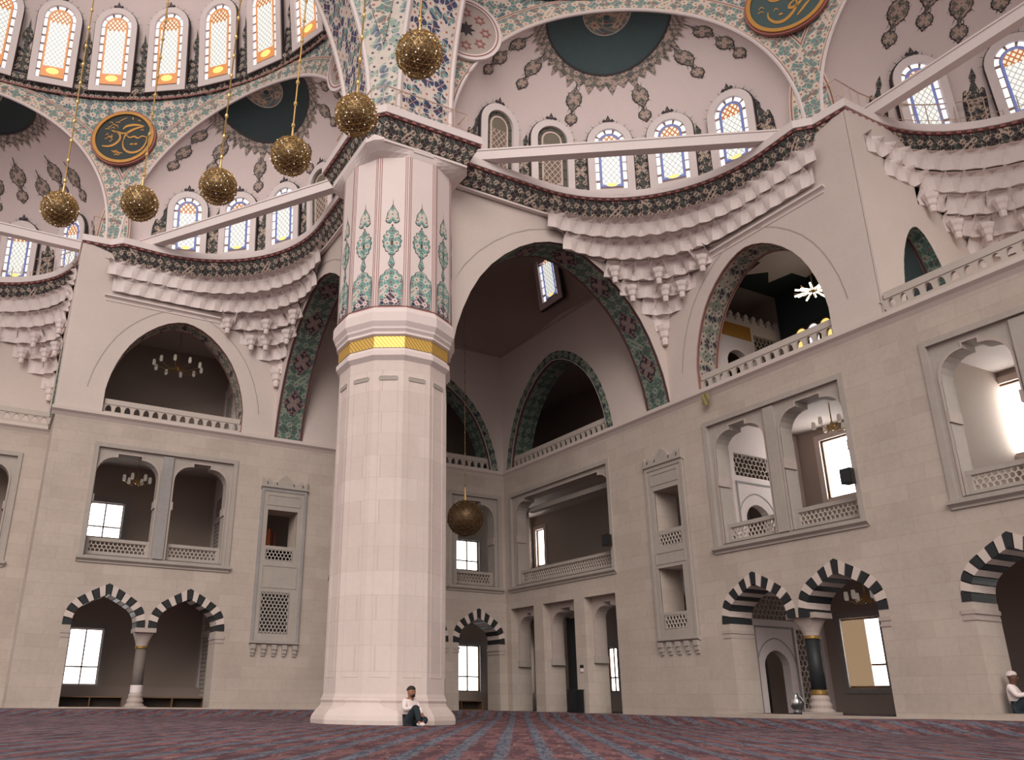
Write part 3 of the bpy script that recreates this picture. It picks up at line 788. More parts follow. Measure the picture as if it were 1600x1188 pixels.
def drum_decal():
    D = Decal(); hw = 0.46
    for x in (hw-0.045, hw-0.10): 
        D.poly([(x, 11.2), (x+0.02, 11.2), (x+0.02, 16.38), (x, 16.38)], -0.006, 1); D.poly([(-x, 11.2), (-x-0.02, 11.2), (-x-0.02, 16.38), (-x, 16.38)], -0.006, 1)
    D.poly(rect(-hw, hw, 16.36, 16.39), -0.006, 1); D.poly(rect(-hw, hw, 11.19, 11.23), -0.006, 1)
    fld = [(-0.33, 11.25), (0.33, 11.25), (0.33, 12.0), (0.30, 12.2), (0.2, 12.26), (0.16, 12.36), (0.06, 12.40), (0, 12.5), (-0.06, 12.40), (-0.16, 12.36), (-0.2, 12.26), (-0.30, 12.2), (-0.33, 12.0)]
    D.poly(grow(fld, 0.022), -0.008, 0); D.poly(fld, -0.014, 2)
    D.poly([(-0.31, 11.27), (0.31, 11.27), (0.24, 11.45), (0.12, 11.52), (0.07, 11.68), (0, 11.85), (-0.07, 11.68), (-0.12, 11.52), (-0.24, 11.45)], -0.018, 3)
    knob = sym([(0, 12.5), (0.05, 12.52), (0.09, 12.62), (0.05, 12.72), (0.03, 12.78), (0.045, 12.84), (0.02, 12.9)])
    D.poly(grow(knob, 0.018), -0.008, 0); D.poly(knob, -0.014, 2)
    med = scallop(sym([(0, 12.9), (0.1, 12.98), (0.2, 13.12), (0.25, 13.3), (0.23, 13.5), (0.15, 13.66), (0.06, 13.76), (0, 13.84)]), 0.05, 14)
    D.poly(grow(med, 0.022), -0.008, 0); D.poly(med, -0.014, 2); D.poly(scallop(sym([(0, 13.2), (0.04, 13.3), (0, 13.4)]), 0.01, 4), -0.018, 4)
    D.poly(scallop(sym([(0, 13.86), (0.03, 13.9), (0, 13.94)]), 0.01, 4), -0.012, 4)
    tp = sym([(0, 14.1), (0.06, 13.98), (0.15, 14.0), (0.2, 14.06), (0.16, 14.2), (0.15, 14.32), (0.08, 14.44), (0.0, 14.62)])
    D.poly(grow(tp, 0.022), -0.008, 0); D.poly(tp, -0.014, 2); D.poly(sym([(0, 14.6), (0.008, 14.62), (0, 14.85)]), -0.008, 0)
    return D.mesh('painted_panel', [m_outline, m_redline, m_motifg, m_motifd, m_dentil])
dd = drum_decal()
for k in range(12):
    A = ROT+2*PI*(k+0.5)/12; ap = 1.78*cos(PI/12)
    obj('painted_panel', dd, pier, loc=(ap*cos(A), ap*sin(A), 0), rot=(0, 0, A+PI/2))
# shoulder block that carries the great arches
struct('wall_pier_head', extrude([[(-12.0, -8.7), (-12.0, -11.35), (-11.35, -12.0), (-8.7, -12.0), (-8.7, -8.7)]], lambda a, b, t: (a, b, t), 17.3, 18.05), m_plaster, 'stone block above the pier cornice under the great arches', 'pier head')

# ================================================================== VAULTS
SCP, SCQ, RS = -10.8, 24.0, 12.3
HA = R_(27)
Z0, ZH = 17.6, 6.3
def cylp(th, r=RS): return (SCP+r*cos(th), SCQ-r*sin(th))
def arch_z(sg): return Z0+ZH*sqrt(max(0, 1-sg*sg))
EXC = [R_(56.5), 0.0]                  # side exedra, middle exedra
def exs(c, al, t):
    sg = -cos(al)*sin(t); dl = (2.1 if c > 0.5 else 4.9)*sin(t)*max(0, sin(al))**1.5
    p, q = cylp(c-sg*HA if True else 0, RS+dl)
    return p, q, Z0+ZH*cos(t)
def exframe(side, c, al, t):
    P = Vector(W(side, *exs(c, al, t))); e = 1e-3
    A = Vector(W(side, *exs(c, al+e, t)))-Vector(W(side, *exs(c, al-e, t))); T = Vector(W(side, *exs(c, al, t+e)))-Vector(W(side, *exs(c, al, t-e)))
    ka, kt = A.length/(2*e), T.length/(2*e)
    n = A.cross(T).normalized(); cc = Vector(W(side, *cylp(c, 6), 20.0))
    if n.dot(cc-P) < 0: n = -n
    return P, A.normalized(), -T.normalized(), n, ka, kt
def ex_s(c, al):
    tb = [(0, 0)]; p0 = Vector(exs(c, al, 0)); s = 0
    for i in range(1, 61):
        t = PI/2*i/60; p1 = Vector(exs(c, al, t)); s += (p1-p0).length; tb.append((s, t)); p0 = p1
    return tb
def t_at(tb, s):
    for (s0, t0), (s1, t1) in zip(tb, tb[1:]):
        if s1 >= s: return t0+(t1-t0)*(s-s0)/max(s1-s0, 1e-9)
    return PI/2
def lozenge(h, w): return scallop(sym([(0, -h*0.58), (w*0.14, -h*0.40), (w*0.42, -h*0.2), (w/2, 0), (w*0.42, h*0.2), (w*0.14, h*0.40), (0, h*0.58)]), 0.03*w/0.5, 16)
# stained windows (shared meshes); local x right, y into the wall, z up
def wout(w, h, n=10, e=0.0):
    r = w/2+e; hs = h-w/2
    return [(-r, -e)] + [(-r*cos(PI*k/n), hs+r*sin(PI*k/n)) for k in range(n+1)] + [(r, -e)]
_win = {}
def window_meshes(kind):
    if kind in _win: return _win[kind]
    tall = kind == 'tall'; w, h = (1.27, 3.5) if tall else (1.12, 2.45)
    ex = lambda lp, a, b: extrude(lp, lambda x, z, t: (x, t, z), a, b)
    blind = kind == 'blind'
    L = []
    L.append(('surround', mesh('surround', *ex([wout(w, h, 14, 0.25), wout(w, h, 14)], -0.10, 0.1), mats=[m_white])))
    L.append(('painted_outline', mesh('painted_outline', *ex([wout(w, h, 14, 0.29), wout(w, h, 14, 0.25)], -0.04, 0.1), mats=[m_outline])))
    D = Decal(); zt = h+0.29
    for x, hh in ((0, 0.30), (-0.14, 0.15), (0.14, 0.15)):
        q = [(x+a, zt+b*hh/0.3) for a, b in sym([(0, 0.0), (0.09, 0.06), (0.07, 0.14), (0, 0.3)])]; D.poly(q, -0.03, 0)
    D.poly([(a, zt+0.06+b) for a, b in sym([(0, 0), (0.04, 0.05), (0, 0.14)])], -0.036, 1)
    for k in range(9):
        t = PI*(k+0.5)/9
        if abs(t-PI/2) < 0.3: continue
        r = w/2+0.29; cx, cz = -r*cos(t), h-w/2+r*sin(t); dx, dz = -cos(t), sin(t)
        D.poly([(cx-dz*0.012, cz+dx*0.012), (cx+dx*0.16, cz+dz*0.16), (cx+dz*0.012, cz-dx*0.012)], -0.03, 0)
    L.append(('painted_crest', D.mesh('painted_crest', [m_outline, m_motif])))
    gm = dict(tall=(g_cell, g_orange, g_lat, g_fan, g_amber, g_orange), lit=(g_cell, g_blue, g_lat, g_fan, g_amber, g_blue), blind=(b_dark, b_came, b_lat, b_cell, b_lat, b_came))[kind]
    L.append(('back_plate', mesh('back_plate', *ex([wout(w, h, 14, 0.02)], 0.02, 0.06), mats=[b_back if not blind else b_dark])))
    # border cells
    bw = 0.13; o = wout(w-0.03, h-0.015, 40); pts = []
    for i in range(1, len(o)):
        a, b = o[i-1], o[i]; n = max(1, int(math.hypot(b[0]-a[0], b[1]-a[1])/0.05))
        for k in range(n): pts.append((a[0]+(b[0]-a[0])*k/n, a[1]+(b[1]-a[1])*k/n))
    pts.append(o[-1]); S = [0]
    for i in range(1, len(pts)): S.append(S[-1]+math.hypot(pts[i][0]-pts[i-1][0], pts[i][1]-pts[i-1][1]))
    nc = 19 if tall else 15; cw = S[-1]/nc
    def inw(p):
        hs = h-w/2
        if p[1] > hs: d = math.hypot(p[0], p[1]-hs) or 1; return (p[0]*(1-bw/d), hs+(p[1]-hs)*(1-bw/d))
        return (p[0]-math.copysign(bw, p[0]), p[1])
    for c in range(nc):
        seg = [p for p, s in zip(pts, S) if c*cw+0.012 <= s <= (c+1)*cw-0.012]
        if len(seg) < 2: continue
        L.append(('border_cell', mesh('border_cell', *ex([seg+[inw(p) for p in reversed(seg)]], 0.0, 0.03), mats=[gm[0]])))
    e = -0.17
    wi, hi = w+2*e, h+e
    L.append(('came_band', mesh('came_band', *ex([[(x, max(z, 0.14)) for x, z in wout(wi, hi, 14)], [(x, max(z, 0.22)) for x, z in wout(wi-0.14, hi-0.07, 14)]], -0.005, 0.03), mats=[gm[1]])))
    wl, hl = wi-0.14, hi-0.07; z1 = hl-wl*0.72; z0 = 0.62 if tall else 0.22
    def flat(pl): return [(x, 0.012, z) for x, z in pl], [tuple(range(len(pl)))], [(x, z) for x, z in pl]
    V, F, U = flat(rect(-wl/2, wl/2, z0, z1)); L.append(('leaded_pane', mesh('leaded_pane', V, F, U, mats=[gm[2]], fix=False)))
    V, F, U = flat([(-wl/2, z1)] + [p for p in wout(wl, hl, 14) if p[1] > z1] + [(wl/2, z1)]); L.append(('fan_pane', mesh('fan_pane', V, F, U, mats=[gm[3]], fix=False)))
    if tall:
        V, F, U = flat(rect(-wl/2, wl/2, 0.2, z0)); L.append(('sill_pane', mesh('sill_pane', V, F, U, mats=[gm[5]], fix=False)))
        V, F, U = flat([(0.26*cos(2*PI*k/10), 0.41+0.15*sin(2*PI*k/10)) for k in range(10)]); L.append(('sill_medallion', mesh('sill_medallion', [(x, 0.006, z) for x, y, z in V], F, U, mats=[gm[4]], fix=False)))
    else:
        V, F, U = flat([(0.2*cos(2*PI*k/10), 0.2+0.07*sin(2*PI*k/10)) for k in range(10)]); L.append(('sill_medallion', mesh('sill_medallion', [(x, -0.012, z) for x, y, z in V], F, U, mats=[gm[4]], fix=False)))
    _win[kind] = L; return L
WN = [0]
def put_window(kind, P, xa, za, ya, label):
    WN[0] += 1
    r = tag(obj('window_%d' % WN[0], None), label, 'window', kind='structure')
    m = Matrix((xa, ya, za)).transposed().to_4x4(); m.translation = P; r.matrix_world = m
    for nm, me in window_meshes(kind): obj(nm, me, r)
    return r
ORD = ['first', 'second', 'third', 'fourth', 'fifth', 'sixth', 'seventh', 'eighth', 'ninth']
def exedra(side, ci):
    c = EXC[ci]; nA, nT = 36, 22
    rows = [[W(side, *exs(c, PI*j/nA, PI/2*i/nT)) for j in range(nA+1)] for i in range(nT+1)]
    rows.append([(x, y, z-0.35) for x, y, z in rows[-1]])
    nm = 'the exedra beside the pier' if ci == 0 else 'the middle exedra'
    ww = ('over the receding wall' if side == 'R' else 'over the facing wall')
    o = struct('ceiling_exedra_%s_%s' % (SN[side], ('side', 'middle')[ci]), grid(rows), m_plaster, 'pink plaster half dome of %s %s' % (nm, ww), 'dome', smooth=True)
    # apex disc, rosette and petal ring
    def polar(s0, s1, lift, mat, name, nA=72):
        rr, uv = [], []
        for j in range(nA+1):
            al = PI*j/nA; tb = ex_s(c, al); col = []
            a0 = s0(j) if callable(s0) else s0; a1 = s1(j) if callable(s1) else s1
            for k in range(7):
                s = a0+(a1-a0)*k/6; t = max(1e-3, t_at(tb, s)); P, A, T, n, ka, kt = exframe(side, c, min(max(al, 0.012), PI-0.012), t)
                p = Vector(W(side, *exs(c, al, t)))+n*lift; col.append(p); uv.append((s*cos(al), s*sin(al)))
            rr.append(col)
        V, F = grid(rr); part(name, (V, F), mat, o, uv, True)
    polar(0.0, 2.25, 0.02, m_tealdome if side == 'R' else m_teal, 'painted_disc')
    polar(0.0, 0.82, 0.035, m_disc, 'painted_rosette'); polar(0.82, 0.86, 0.04, m_vwhite2, 'rosette_edge')
    polar(2.25, lambda j: 2.62+0.40*(1-abs(((j % 4)/2.0)-1))*(1.0 if j % 8 < 4 else 0.55), 0.03, m_motif, 'painted_petals', 144)
    polar(2.21, 2.29, 0.045, m_outline, 'disc_edge')
    # hanging chains of lozenges
    D = Decal()
    def dec(al, t, pts, lift, mi):
        P, A, T, n, ka, kt = exframe(side, c, al, t)
        def f(a, b, y):
            aa, tt = al+a/ka, t-b/kt
            return Vector(W(side, *exs(c, min(max(aa, 0), PI), min(tt, PI/2))))+n*y
        D.poly(pts, lift, mi, f)
    for k in range(6 if ci == 0 else 11):
        al = PI*(0.13+0.148*k) if ci == 0 else PI*(0.2+0.06*k); tb = ex_s(c, al)
        S = tb[-1][0]; a0 = 3.55 if k in (0, 5) else 3.35
        if k in (0, 5): seq = ((a0, 0.74, 0.48), (a0+0.95, 0.74, 0.48), (a0+1.65, 0.46, 0.4))
        else: seq = ((a0, 0.86, 0.52), (a0+0.78, 0.46, 0.4))
        if ci == 1: a0 = S-4.3-0.55*(k % 2); seq = ((a0, 1.0, 0.62), (a0+0.86, 0.54, 0.46))
        for s, hh, wv in seq:
            if s > S-1.0: continue
            lz = lozenge(hh, wv); t = t_at(tb, s)
            dec(al, t, grow(lz, 0.035), 0.022, 0); dec(al, t, lz, 0.034, 1)
            for q in range(8):
                an = 2*PI*q/8+0.3; x0, z0 = cos(an)*wv*0.5, sin(an)*hh*0.5
                dec(al, t, [(x0-0.01*sin(an), z0+0.01*cos(an)), (x0*1.42, z0*1.42), (x0+0.01*sin(an), z0-0.01*cos(an))], 0.022, 0)
        dec(al, t_at(tb, a0-0.5), [(-0.02, -0.3), (0.02, -0.3), (0.02, 0.3), (-0.02, 0.3)], 0.022, 0)
    # palmettes between the windows
    for k in range(6):
        th = (k-2.5)*R_(8.7); zz = 18.55; ct = (zz-Z0)/ZH; t = math.acos(ct); sg = th/HA
        cc = max(-0.985, min(0.985, -sg/sin(t))); al = math.acos(cc)
        pm = sym([(0, -0.95), (0.30, -0.95), (0.31, 0.2), (0.28, 0.5), (0.2, 0.55), (0.14, 0.42), (0.05, 0.75), (0.1, 0.95), (0.0, 1.25)])
        if abs(sg) > 0.84: pm = [(x*0.8, z*0.8) for x, z in pm]
        dec(al, t, grow(pm, 0.03), 0.022, 0); dec(al, t, pm, 0.034, 2)
    me = D.mesh('painted_ornament', [m_outline, m_motif, m_band]); obj('painted_ornament', me, o)
    # windows
    for k in range(5):
        th = (k-2)*R_(8.7); sg = th/HA
        def at(zz):
            t = math.acos((zz-Z0)/ZH); cc = max(-0.99, min(0.99, -sg/sin(t))); return exframe(side, c, math.acos(cc), t)
        b, tp = at(17.72), at(20.1)
        za = (tp[0]-b[0]).normalized(); n = (b[3]+tp[3]); n = (n-za*n.dot(za)).normalized(); ya = -n; xa = ya.cross(za)
        # k runs towards +sigma (towards the cusp); the two nearest the pier are blind
        lit = not (ci == 0 and k <= 1)
        ofp = ORD[k]
        put_window('lit' if lit else 'blind', b[0]+n*0.16, xa, za, ya, '%s from the %s in %s %s' % (('blue-edged stained window, ' if lit else 'unlit latticed window, ')+ofp, 'pier' if ci == 0 else 'pier side', 'the exedra beside the pier' if ci == 0 else 'the middle exedra', ww))
    # painted arch band on the front edge
    rr, uv, s = [], [], 0; N = 60; edge = []
    for i in range(N+1):
        be = PI*i/N; a = -cos(be); b = sin(be)
        ang0, z0_ = a*HA, Z0+ZH*b; ang1, z1_ = a*(HA+0.95/RS), Z0+(ZH+0.75)*b
        r0 = Vector(W(side, *cylp(c-ang0, RS-0.06), z0_)); r1 = Vector(W(side, *cylp(c-ang1, RS-0.06), z1_))
        if edge: s += (r0-edge[-1]).length
        edge.append(r0); rr.append([r0, r1]); uv += [(s, 0), (s, 0.95)]
    V, F = grid(rr); part('arch_band', (V, F), m_archb, o, uv)
    part('arch_edge', tube(edge, 0.06, 6), m_white, o)
def semi_dome(side):
    ww = 'beyond the left great arch' if side == 'L' else 'beyond the right great arch'
    # spandrels
    rr, uv = [], []
    N = 168
    for i in range(N+1):
        th = R_(-84)+R_(168)*i/N; zb = Z0
        for c in (EXC[0], 0.0, -EXC[0]):
            if abs(th-c) < HA: zb = max(zb, arch_z((th-c)/HA))
        rr.append([W(side, *cylp(th), zb+(24.75-zb)*k/6) for k in range(7)]); uv += [(th*RS, zb+(24.75-zb)*k/6) for k in range(7)]
    V, F = grid(rr)
    o = struct('wall_spandrel_%s' % SN[side], (V, F), m_spand, 'arabesque-painted spandrels between the exedra arches %s' % ww, 'spandrel', uv)
    rr, uv = [], []
    for i in range(N+1):
        th = R_(-84)+R_(168)*i/N
        rr.append([W(side, *cylp(th, RS+r), z) for r, z in ((-0.02, 24.42), (-0.10, 24.45), (-0.10, 24.62), (-0.04, 24.64), (-0.16, 24.72), (-0.2, 25.0), (0.1, 25.02))])
        uv += [(th*RS, v) for v in (0, 0.08, 0.22, 0.25, 0.3, 0.62, 0.9)]
    part('ring_cornice', grid(rr), m_band, o, uv)
    rr = []
    for i in range(N+1):
        th = R_(-84)+R_(168)*i/N; rr.append([W(side, *cylp(th, RS-0.12), 24.44), W(side, *cylp(th, RS-0.12), 24.50)])
    part('ring_line', grid(rr), m_redline, o)
    d = []
    for i in range(15):
        ph = R_(62)*i/14; d.append([W(side, *cylp(R_(-88)+R_(176)*j/96, RS*cos(ph)+0.04), 25.0+RS*sin(ph)) for j in range(97)])
    sd = struct('ceiling_semi_dome_%s' % SN[side], grid(d), m_plaster, 'plaster semi-dome with tall stained windows %s' % ww, 'dome', smooth=True)
    def fr(th, zz, e=0.0):
        ph = math.asin((zz-25.0)/RS); P = Vector(W(side, *cylp(th, RS*cos(ph)), zz)); n = (Vector(W(side, SCP, SCQ, 25.0))-P).normalized(); return P, n
    D = Decal()
    for k in range(-6, 8):
        th = R_(0.5+11.35*k)
        b, n0 = fr(th, 25.03); tp, n1 = fr(th, 28.4); za = (tp-b).normalized(); n = (n0+n1); n = (n-za*n.dot(za)).normalized(); ya = -n; xa = ya.cross(za)
        vis = (side == 'L' and -1 <= k <= 7) or side == 'R'
        if side == 'L':
            put_window('tall', b+n*0.20, xa, za, ya, 'tall amber-edged stained window, %s along the semi-dome ring %s' % (ORD[k+1] if -1 <= k <= 7 else 'number %d back' % (-k), ww))
        elif k in (5, 6, 7, 4, 3, 2, 1, 0):
            put_window('tall', b+n*0.20, xa, za, ya, 'tall amber-edged stained window, %s along the semi-dome ring %s' % (ORD[k], ww))
        # palmette to one side
        th2 = th+R_(11.35/2)
        def f(a, zz, y):
            P, nn = fr(th2+a/RS, 25.0+zz); return P+nn*y
        pm = sym([(0, 0.25), (0.34, 0.25), (0.34, 1.3), (0.22, 1.45), (0.16, 1.3), (0.05, 1.6), (0.2, 1.95), (0.12, 2.25), (0.04, 2.35), (0.0, 2.75)])
        D.poly(grow(pm, 0.035), 0.03, 0, f); D.poly(pm, 0.045, 1, f)
    obj('painted_ornament', D.mesh('painted_ornament', [m_outline, m_band]), sd)
    # great arch in front of the semi-dome
    rr, uv, r2, r3 = [], [], [], []
    for i in range(61):
        ta = R_(100)*i/60; q, z = 24.05-12.0*cos(ta), 18.0+12.0*sin(ta)
        rr.append([W(side, p, q, z) for p in (-11.35, -10.42, -9.5)]); uv += [(12*ta, 0), (12*ta, 0.925), (12*ta, 1.85)]
        r2.append([W(side, -9.5, q, z), W(side, -9.5, 24.05-13.0*cos(ta), 18+13.0*sin(ta))])
        r3.append(Vector(W(side, -11.35, q, z)))
    go = struct('ceiling_great_arch_%s' % SN[side], grid(rr), m_great, 'blue and white painted soffit of the great arch rising %s' % ('left of the pier' if side == 'L' else 'right of the pier'), 'arch', uv)
    part('back_face', grid(r2), m_spand, go); part('edge_moulding', tube(r3, 0.09, 6), m_white, go)
    part('edge_moulding', tube([Vector(W(side, -9.5, 24.05-12.0*cos(R_(100)*i/60), 18+12*sin(R_(100)*i/60))) for i in range(61)], 0.09, 6), m_white, go)
for s in 'RL':
    exedra(s, 0); exedra(s, 1); semi_dome(s)
# pendentive between the great arches
rr, uv = [], []
RP = sqrt(12.7**2+12.0**2)
for i in range(25):
    z = 18.0+9.0*i/24; rho = sqrt(max(0.1, RP**2-(z-18)**2)); lim = math.asin(min(1, sqrt(max(0, 144-(z-18)**2))/rho)) if z-18 < 12 else 0
    a0 = PI/2-lim; a1 = lim
    row = []
    for k in range(17):
        a = a1+(a0-a1)*k/16 if a0 < a1 else PI/4
        a = (PI/2-lim)+(2*lim-PI/2)*k/16
        row.append((-24.05+rho*cos(a), -24.05+rho*sin(a), z)); uv.append((rho*a, (z-18)*1.1))
    rr.append(row)
pe = struct('ceiling_pendentive', grid(rr), m_pend, 'painted triangular pendentive rising above the pier between the great arches', 'pendentive', uv, True)
tv = []
for i in range(9):
    z = 20.6+4.5*i/8; rho = RP-0.08; w = 0.001+0.07*i/8; r_ = sqrt(RP**2-(z-18)**2)-0.05
    tv.append([(-24.05+r_*cos(PI/4-w), -24.05+r_*sin(PI/4-w), z), (-24.05+r_*cos(PI/4), -24.05+r_*sin(PI/4), z), (-24.05+r_*cos(PI/4+w), -24.05+r_*sin(PI/4+w), z)])
part('painted_wedge', grid(tv), m_archb, pe, [(i*0.56, 0.3+k*0.17) for i in range(9) for k in range(3)])

# ================================================================== WALL FITTINGS
# ---- striped voussoirs of the ground arches
def voussoirs(wi, wo, hi, ho, n=17):
    ci, co_ = arch(0, wi, 0, hi, KEEL), arch(0, wo, 0, ho, KEEL)
    def resample(c):
        L = [0]
        for i in range(1, len(c)): L.append(L[-1]+math.hypot(c[i][0]-c[i-1][0], c[i][1]-c[i-1][1]))
        def at(s):
            s *= L[-1]
            for i in range(1, len(L)):
                if L[i] >= s-1e-9:
                    t = (s-L[i-1])/(L[i]-L[i-1]); return (c[i-1][0]+(c[i][0]-c[i-1][0])*t, c[i-1][1]+(c[i][1]-c[i-1][1])*t)
        return at
    fi, fo = resample(ci), resample(co_); out = []
    for k in range(n):
        g = 0.004; a = [k/n+g, (k+0.5)/n, (k+1)/n-g]
        if k == 0: a[0] = 0.0
        if k == n-1: a[2] = 1.0
        P = [fi(x) for x in a] + [fo(x) for x in reversed(a)]
        if k == n//2: P = [fi(a[0]), fi(0.5), fi(a[2]), fo(a[2]), fo(0.5), fo(a[0])]
        out.append((mesh('voussoir', *extrude([P], lambda x, z, t: (x, t, z), -0.015, 0.95), mats=[m_black if k % 2 == 0 else m_vwhite])))
    return out
VS = {1: voussoirs(WI, WO, HI, HO), 2: voussoirs(1.0, 1.28, 1.04, 1.45), 3: voussoirs(1.06, 1.3, 1.1, 1.45)}
imp = mesh('impost', *join(box(-0.17, 0.17, -0.03, 0.97, 0.14, 0.24), box(-0.13, 0.13, -0.01, 0.95, 0.06, 0.14), box(-0.15, 0.15, -0.025, 0.96, 0.0, 0.06)), mats=[m_vwhite2])
def put_arch(side, q, kind, wall, p=0.0, wi=WI):
    for me in VS[kind]: obj('voussoir', me, wall, **at_wall(side, q, ZS, p))
    return
for s, w in (('R', wallR), ('L', wallL)):
    put_arch(s, 13.66, 1, w); put_arch(s, 16.48, 1, w)
    for q in (12.45, 17.69): obj('impost', imp, w, **at_wall(s, q, 2.45))
for q in (21.0, 24.0, 27.0):
    put_arch('R', q, 3, wallR)
    for e in (-1.2, 1.2): obj('impost', imp, wallR, **at_wall('R', q+e, 2.45))
for q in (21.0, 24.0): put_arch('L', q, 3, wallA, PB)
for q in (1.39, 4.17, 6.95):
    put_arch('L', q, 2, wallL)
    for e in (-1.12, 1.12): obj('impost', imp, wallL, **at_wall('L', q+e, 2.45))
m_colsh = stone('brown_marble', (0.16, 0.135, 0.12), ashlar=False, amp=0.3)
# ---- columns between the paired arches
for s in 'RL':
    c = thing('marble_column', 'short dark marble column between the striped arches of the %s' % ('receding wall' if s == 'R' else 'wall behind the pier'), 'column', W(s, 0.46, 15.07, ZG if s == 'L' else 0.32))
    part('base', join(lathe([(0.34, 0), (0.34, 0.1), (0.27, 0.16), (0.29, 0.24), (0.24, 0.34), (0.25, 0.42), (0.21, 0.5)], 20), box(-0.36, 0.36, -0.36, 0.36, -0.0, 0.07)), m_vwhite2, c)
    part('collar', lathe([(0.205, 0.5), (0.215, 0.53), (0.215, 0.62 if s == 'R' else 0.74), (0.2, 0.64 if s == 'R' else 0.76)], 20), m_brass if s == 'R' else m_white, c)
    part('shaft', lathe([(0.2, 0.5), (0.185, 2.05)], 20), m_black if s == 'R' else m_colsh, c, smooth=True)
    rows = []
    for t in (0, 0.25, 0.5, 0.75, 1):
        row = []
        for k in range(24):
            a = 2*PI*k/24; r4 = 0.34/max(abs(cos(a)), abs(sin(a))); r = 0.2+(min(r4, 0.44)-0.2)*t**1.5; row.append((r*cos(a), r*sin(a), 2.02+0.5*t))
        rows.append(row)
    V, F = grid(rows, True); part('capital', join((V, F), box(-0.36, 0.36, -0.48, 0.48, 2.52, 2.67)), m_vwhite2, c)
    part('necking', lathe([(0.21, 1.98), (0.22, 2.0), (0.22, 2.06), (0.2, 2.08)], 20), m_brass, c)
# ---- gallery window surrounds with pierced parapets
TR = [6]
def parapet(side, q0, q1, p, label, zt=5.92):
    w = q1-q0; r = thing('pierced_parapet', label, 'parapet', **{'loc': W(side, p, (q0+q1)/2, 5.30), 'rz': 0 if side == 'L' else -PI/2})
    part('top_rail', box(-w/2, w/2, -0.07, 0.07, 0.50, 0.62), m_frame, r); part('bottom_rail', box(-w/2, w/2, -0.07, 0.07, 0.0, 0.13), m_frame, r)
    part('end_block', box(-w/2, -w/2+0.12, -0.065, 0.065, 0.13, 0.50), m_frame, r); part('end_block', box(w/2-0.12, w/2, -0.065, 0.065, 0.13, 0.50), m_frame, r)
    obj('lattice', lattice_mesh(w-0.24, 0.37, 0.085), r, loc=(0, 0, 0.315))
def gallery_window(side, q0, q1, ops, label, plabels, p=0.0):
    TR[0] += 1
    r = thing('trim_%d' % TR[0], label, 'window surround', kind='structure')
    f = wf(side)
    part('frame', extrude([rect(q0+0.02, q1-0.02, 5.06, 9.30)] + [bursa(a, b, 5.30, 9.02) for a, b in ops], f, p+0.07, p+0.6), m_frame, r)
    part('outer_moulding', extrude([rect(q0-0.02, q1+0.02, 5.0, 9.36), rect(q0+0.14, q1-0.14, 5.18, 9.20)], f, p-0.05, p+0.1), m_frame, r)
    part('sill', ledge(side, q0-0.08, q1+0.08, 4.98, 5.22, 0.14, p), m_frame, r)
    for a, b in ops:
        ol = bursa(a, b, 5.30, 9.02); ol2 = bursa(a-0.05, b+0.05, 5.30, 9.07)
        part('arch_moulding', extrude([ol2, bursa(a+0.0, b-0.0, 5.30, 9.02)], f, p+0.04, p+0.09), m_vwhite2, r)
        for e, sg in ((a, 1), (b, -1)): part('bracket', bxw(side, p+0.03, p+0.55, min(e, e+sg*0.05), max(e, e+sg*0.05), 7.15, 7.45), m_vwhite2, r)
    for i in range(len(ops)-1):
        a, b = ops[i][1], ops[i+1][0]; part('mullion_panel', bxw(side, p+0.0, p+0.07, a+0.1, b-0.1, 5.3, 9.15), m_frame2 if side == 'L' else m_frame, r)
    for (a, b), pl in zip(ops, plabels): parapet(side, a, b, p+0.3, pl)
gallery_window('R', *FR2, 'stone surround of the paired gallery windows on the receding wall', ['pierced stone parapet in the paired window opening nearer the corner, receding wall', 'pierced stone parapet below the wall-mounted black loudspeaker, receding wall'])
gallery_window('L', *FR2, 'stone surround of the paired gallery windows behind the pier', ['pierced stone parapet of the paired window nearer the pier', 'pierced stone parapet before the glaring daylit window at far wall'])
gallery_window('R', *FR3, 'stone surround of the gallery windows at the picture edge, receding wall', ['pierced stone parapet of the near gallery window cut by the picture edge', 'pierced stone parapet of the wide middle window beyond the edge', 'pierced stone parapet of the last window past the edge'])
gallery_window('L', *FR3, 'stone surround of the windows in the set-back wall', ['pierced stone parapet in the set-back wall beside the pilaster', 'pierced stone parapet in the set-back wall, middle', 'pierced stone parapet in the set-back wall, far end'], PB)
gallery_window('R', 0.45, 7.45, [(0.86, 7.34)], 'stone surround of the wide gallery opening in the corner bay', ['long pierced parapet of the wide corner-bay opening'])
for i, (a, b) in enumerate(((0.22, 2.88), (3.02, 5.58), (5.72, 8.28))):
    gallery_window('L', a, b, [(a+0.32, b-0.42)], 'stone surround of the corner-bay window, %s from the corner' % ORD[i], ['pierced parapet of the corner-bay window, %s from the corner' % ORD[i]])
# lintel beams in the wide opening
part('lintel_beam', bxw('R', 0.7, 1.0, 0.9, 7.3, 8.55, 8.75), m_frame, wallR)
# arched reveals of the three square ground openings in the corner bay
for a, b in ((0.36, 2.10), (2.76, 4.85), (5.5, 7.33)):
    lp = [rect(a, b, ZG, 4.33), bursa(a+0.06, b-0.06, ZG+0.001, 4.1, 0.55)]
    lp = [[(a, 4.33), (a, 2.2)] + [(x, z) for x, z in bursa(a+0.12, b-0.12, 2.2, 4.12, 0.55)] + [(b, 2.2), (b, 4.33)]]
    part('arched_reveal', extrude(lp, wf('R'), 0.35, 0.85), m_vwhite2, wallR)
    for q0, q1 in ((a, a+0.16), (b-0.16, b)): part('reveal_bracket', bxw('R', 0.3, 0.9, q0, q1, 1.95, 2.2), m_frame, wallR)
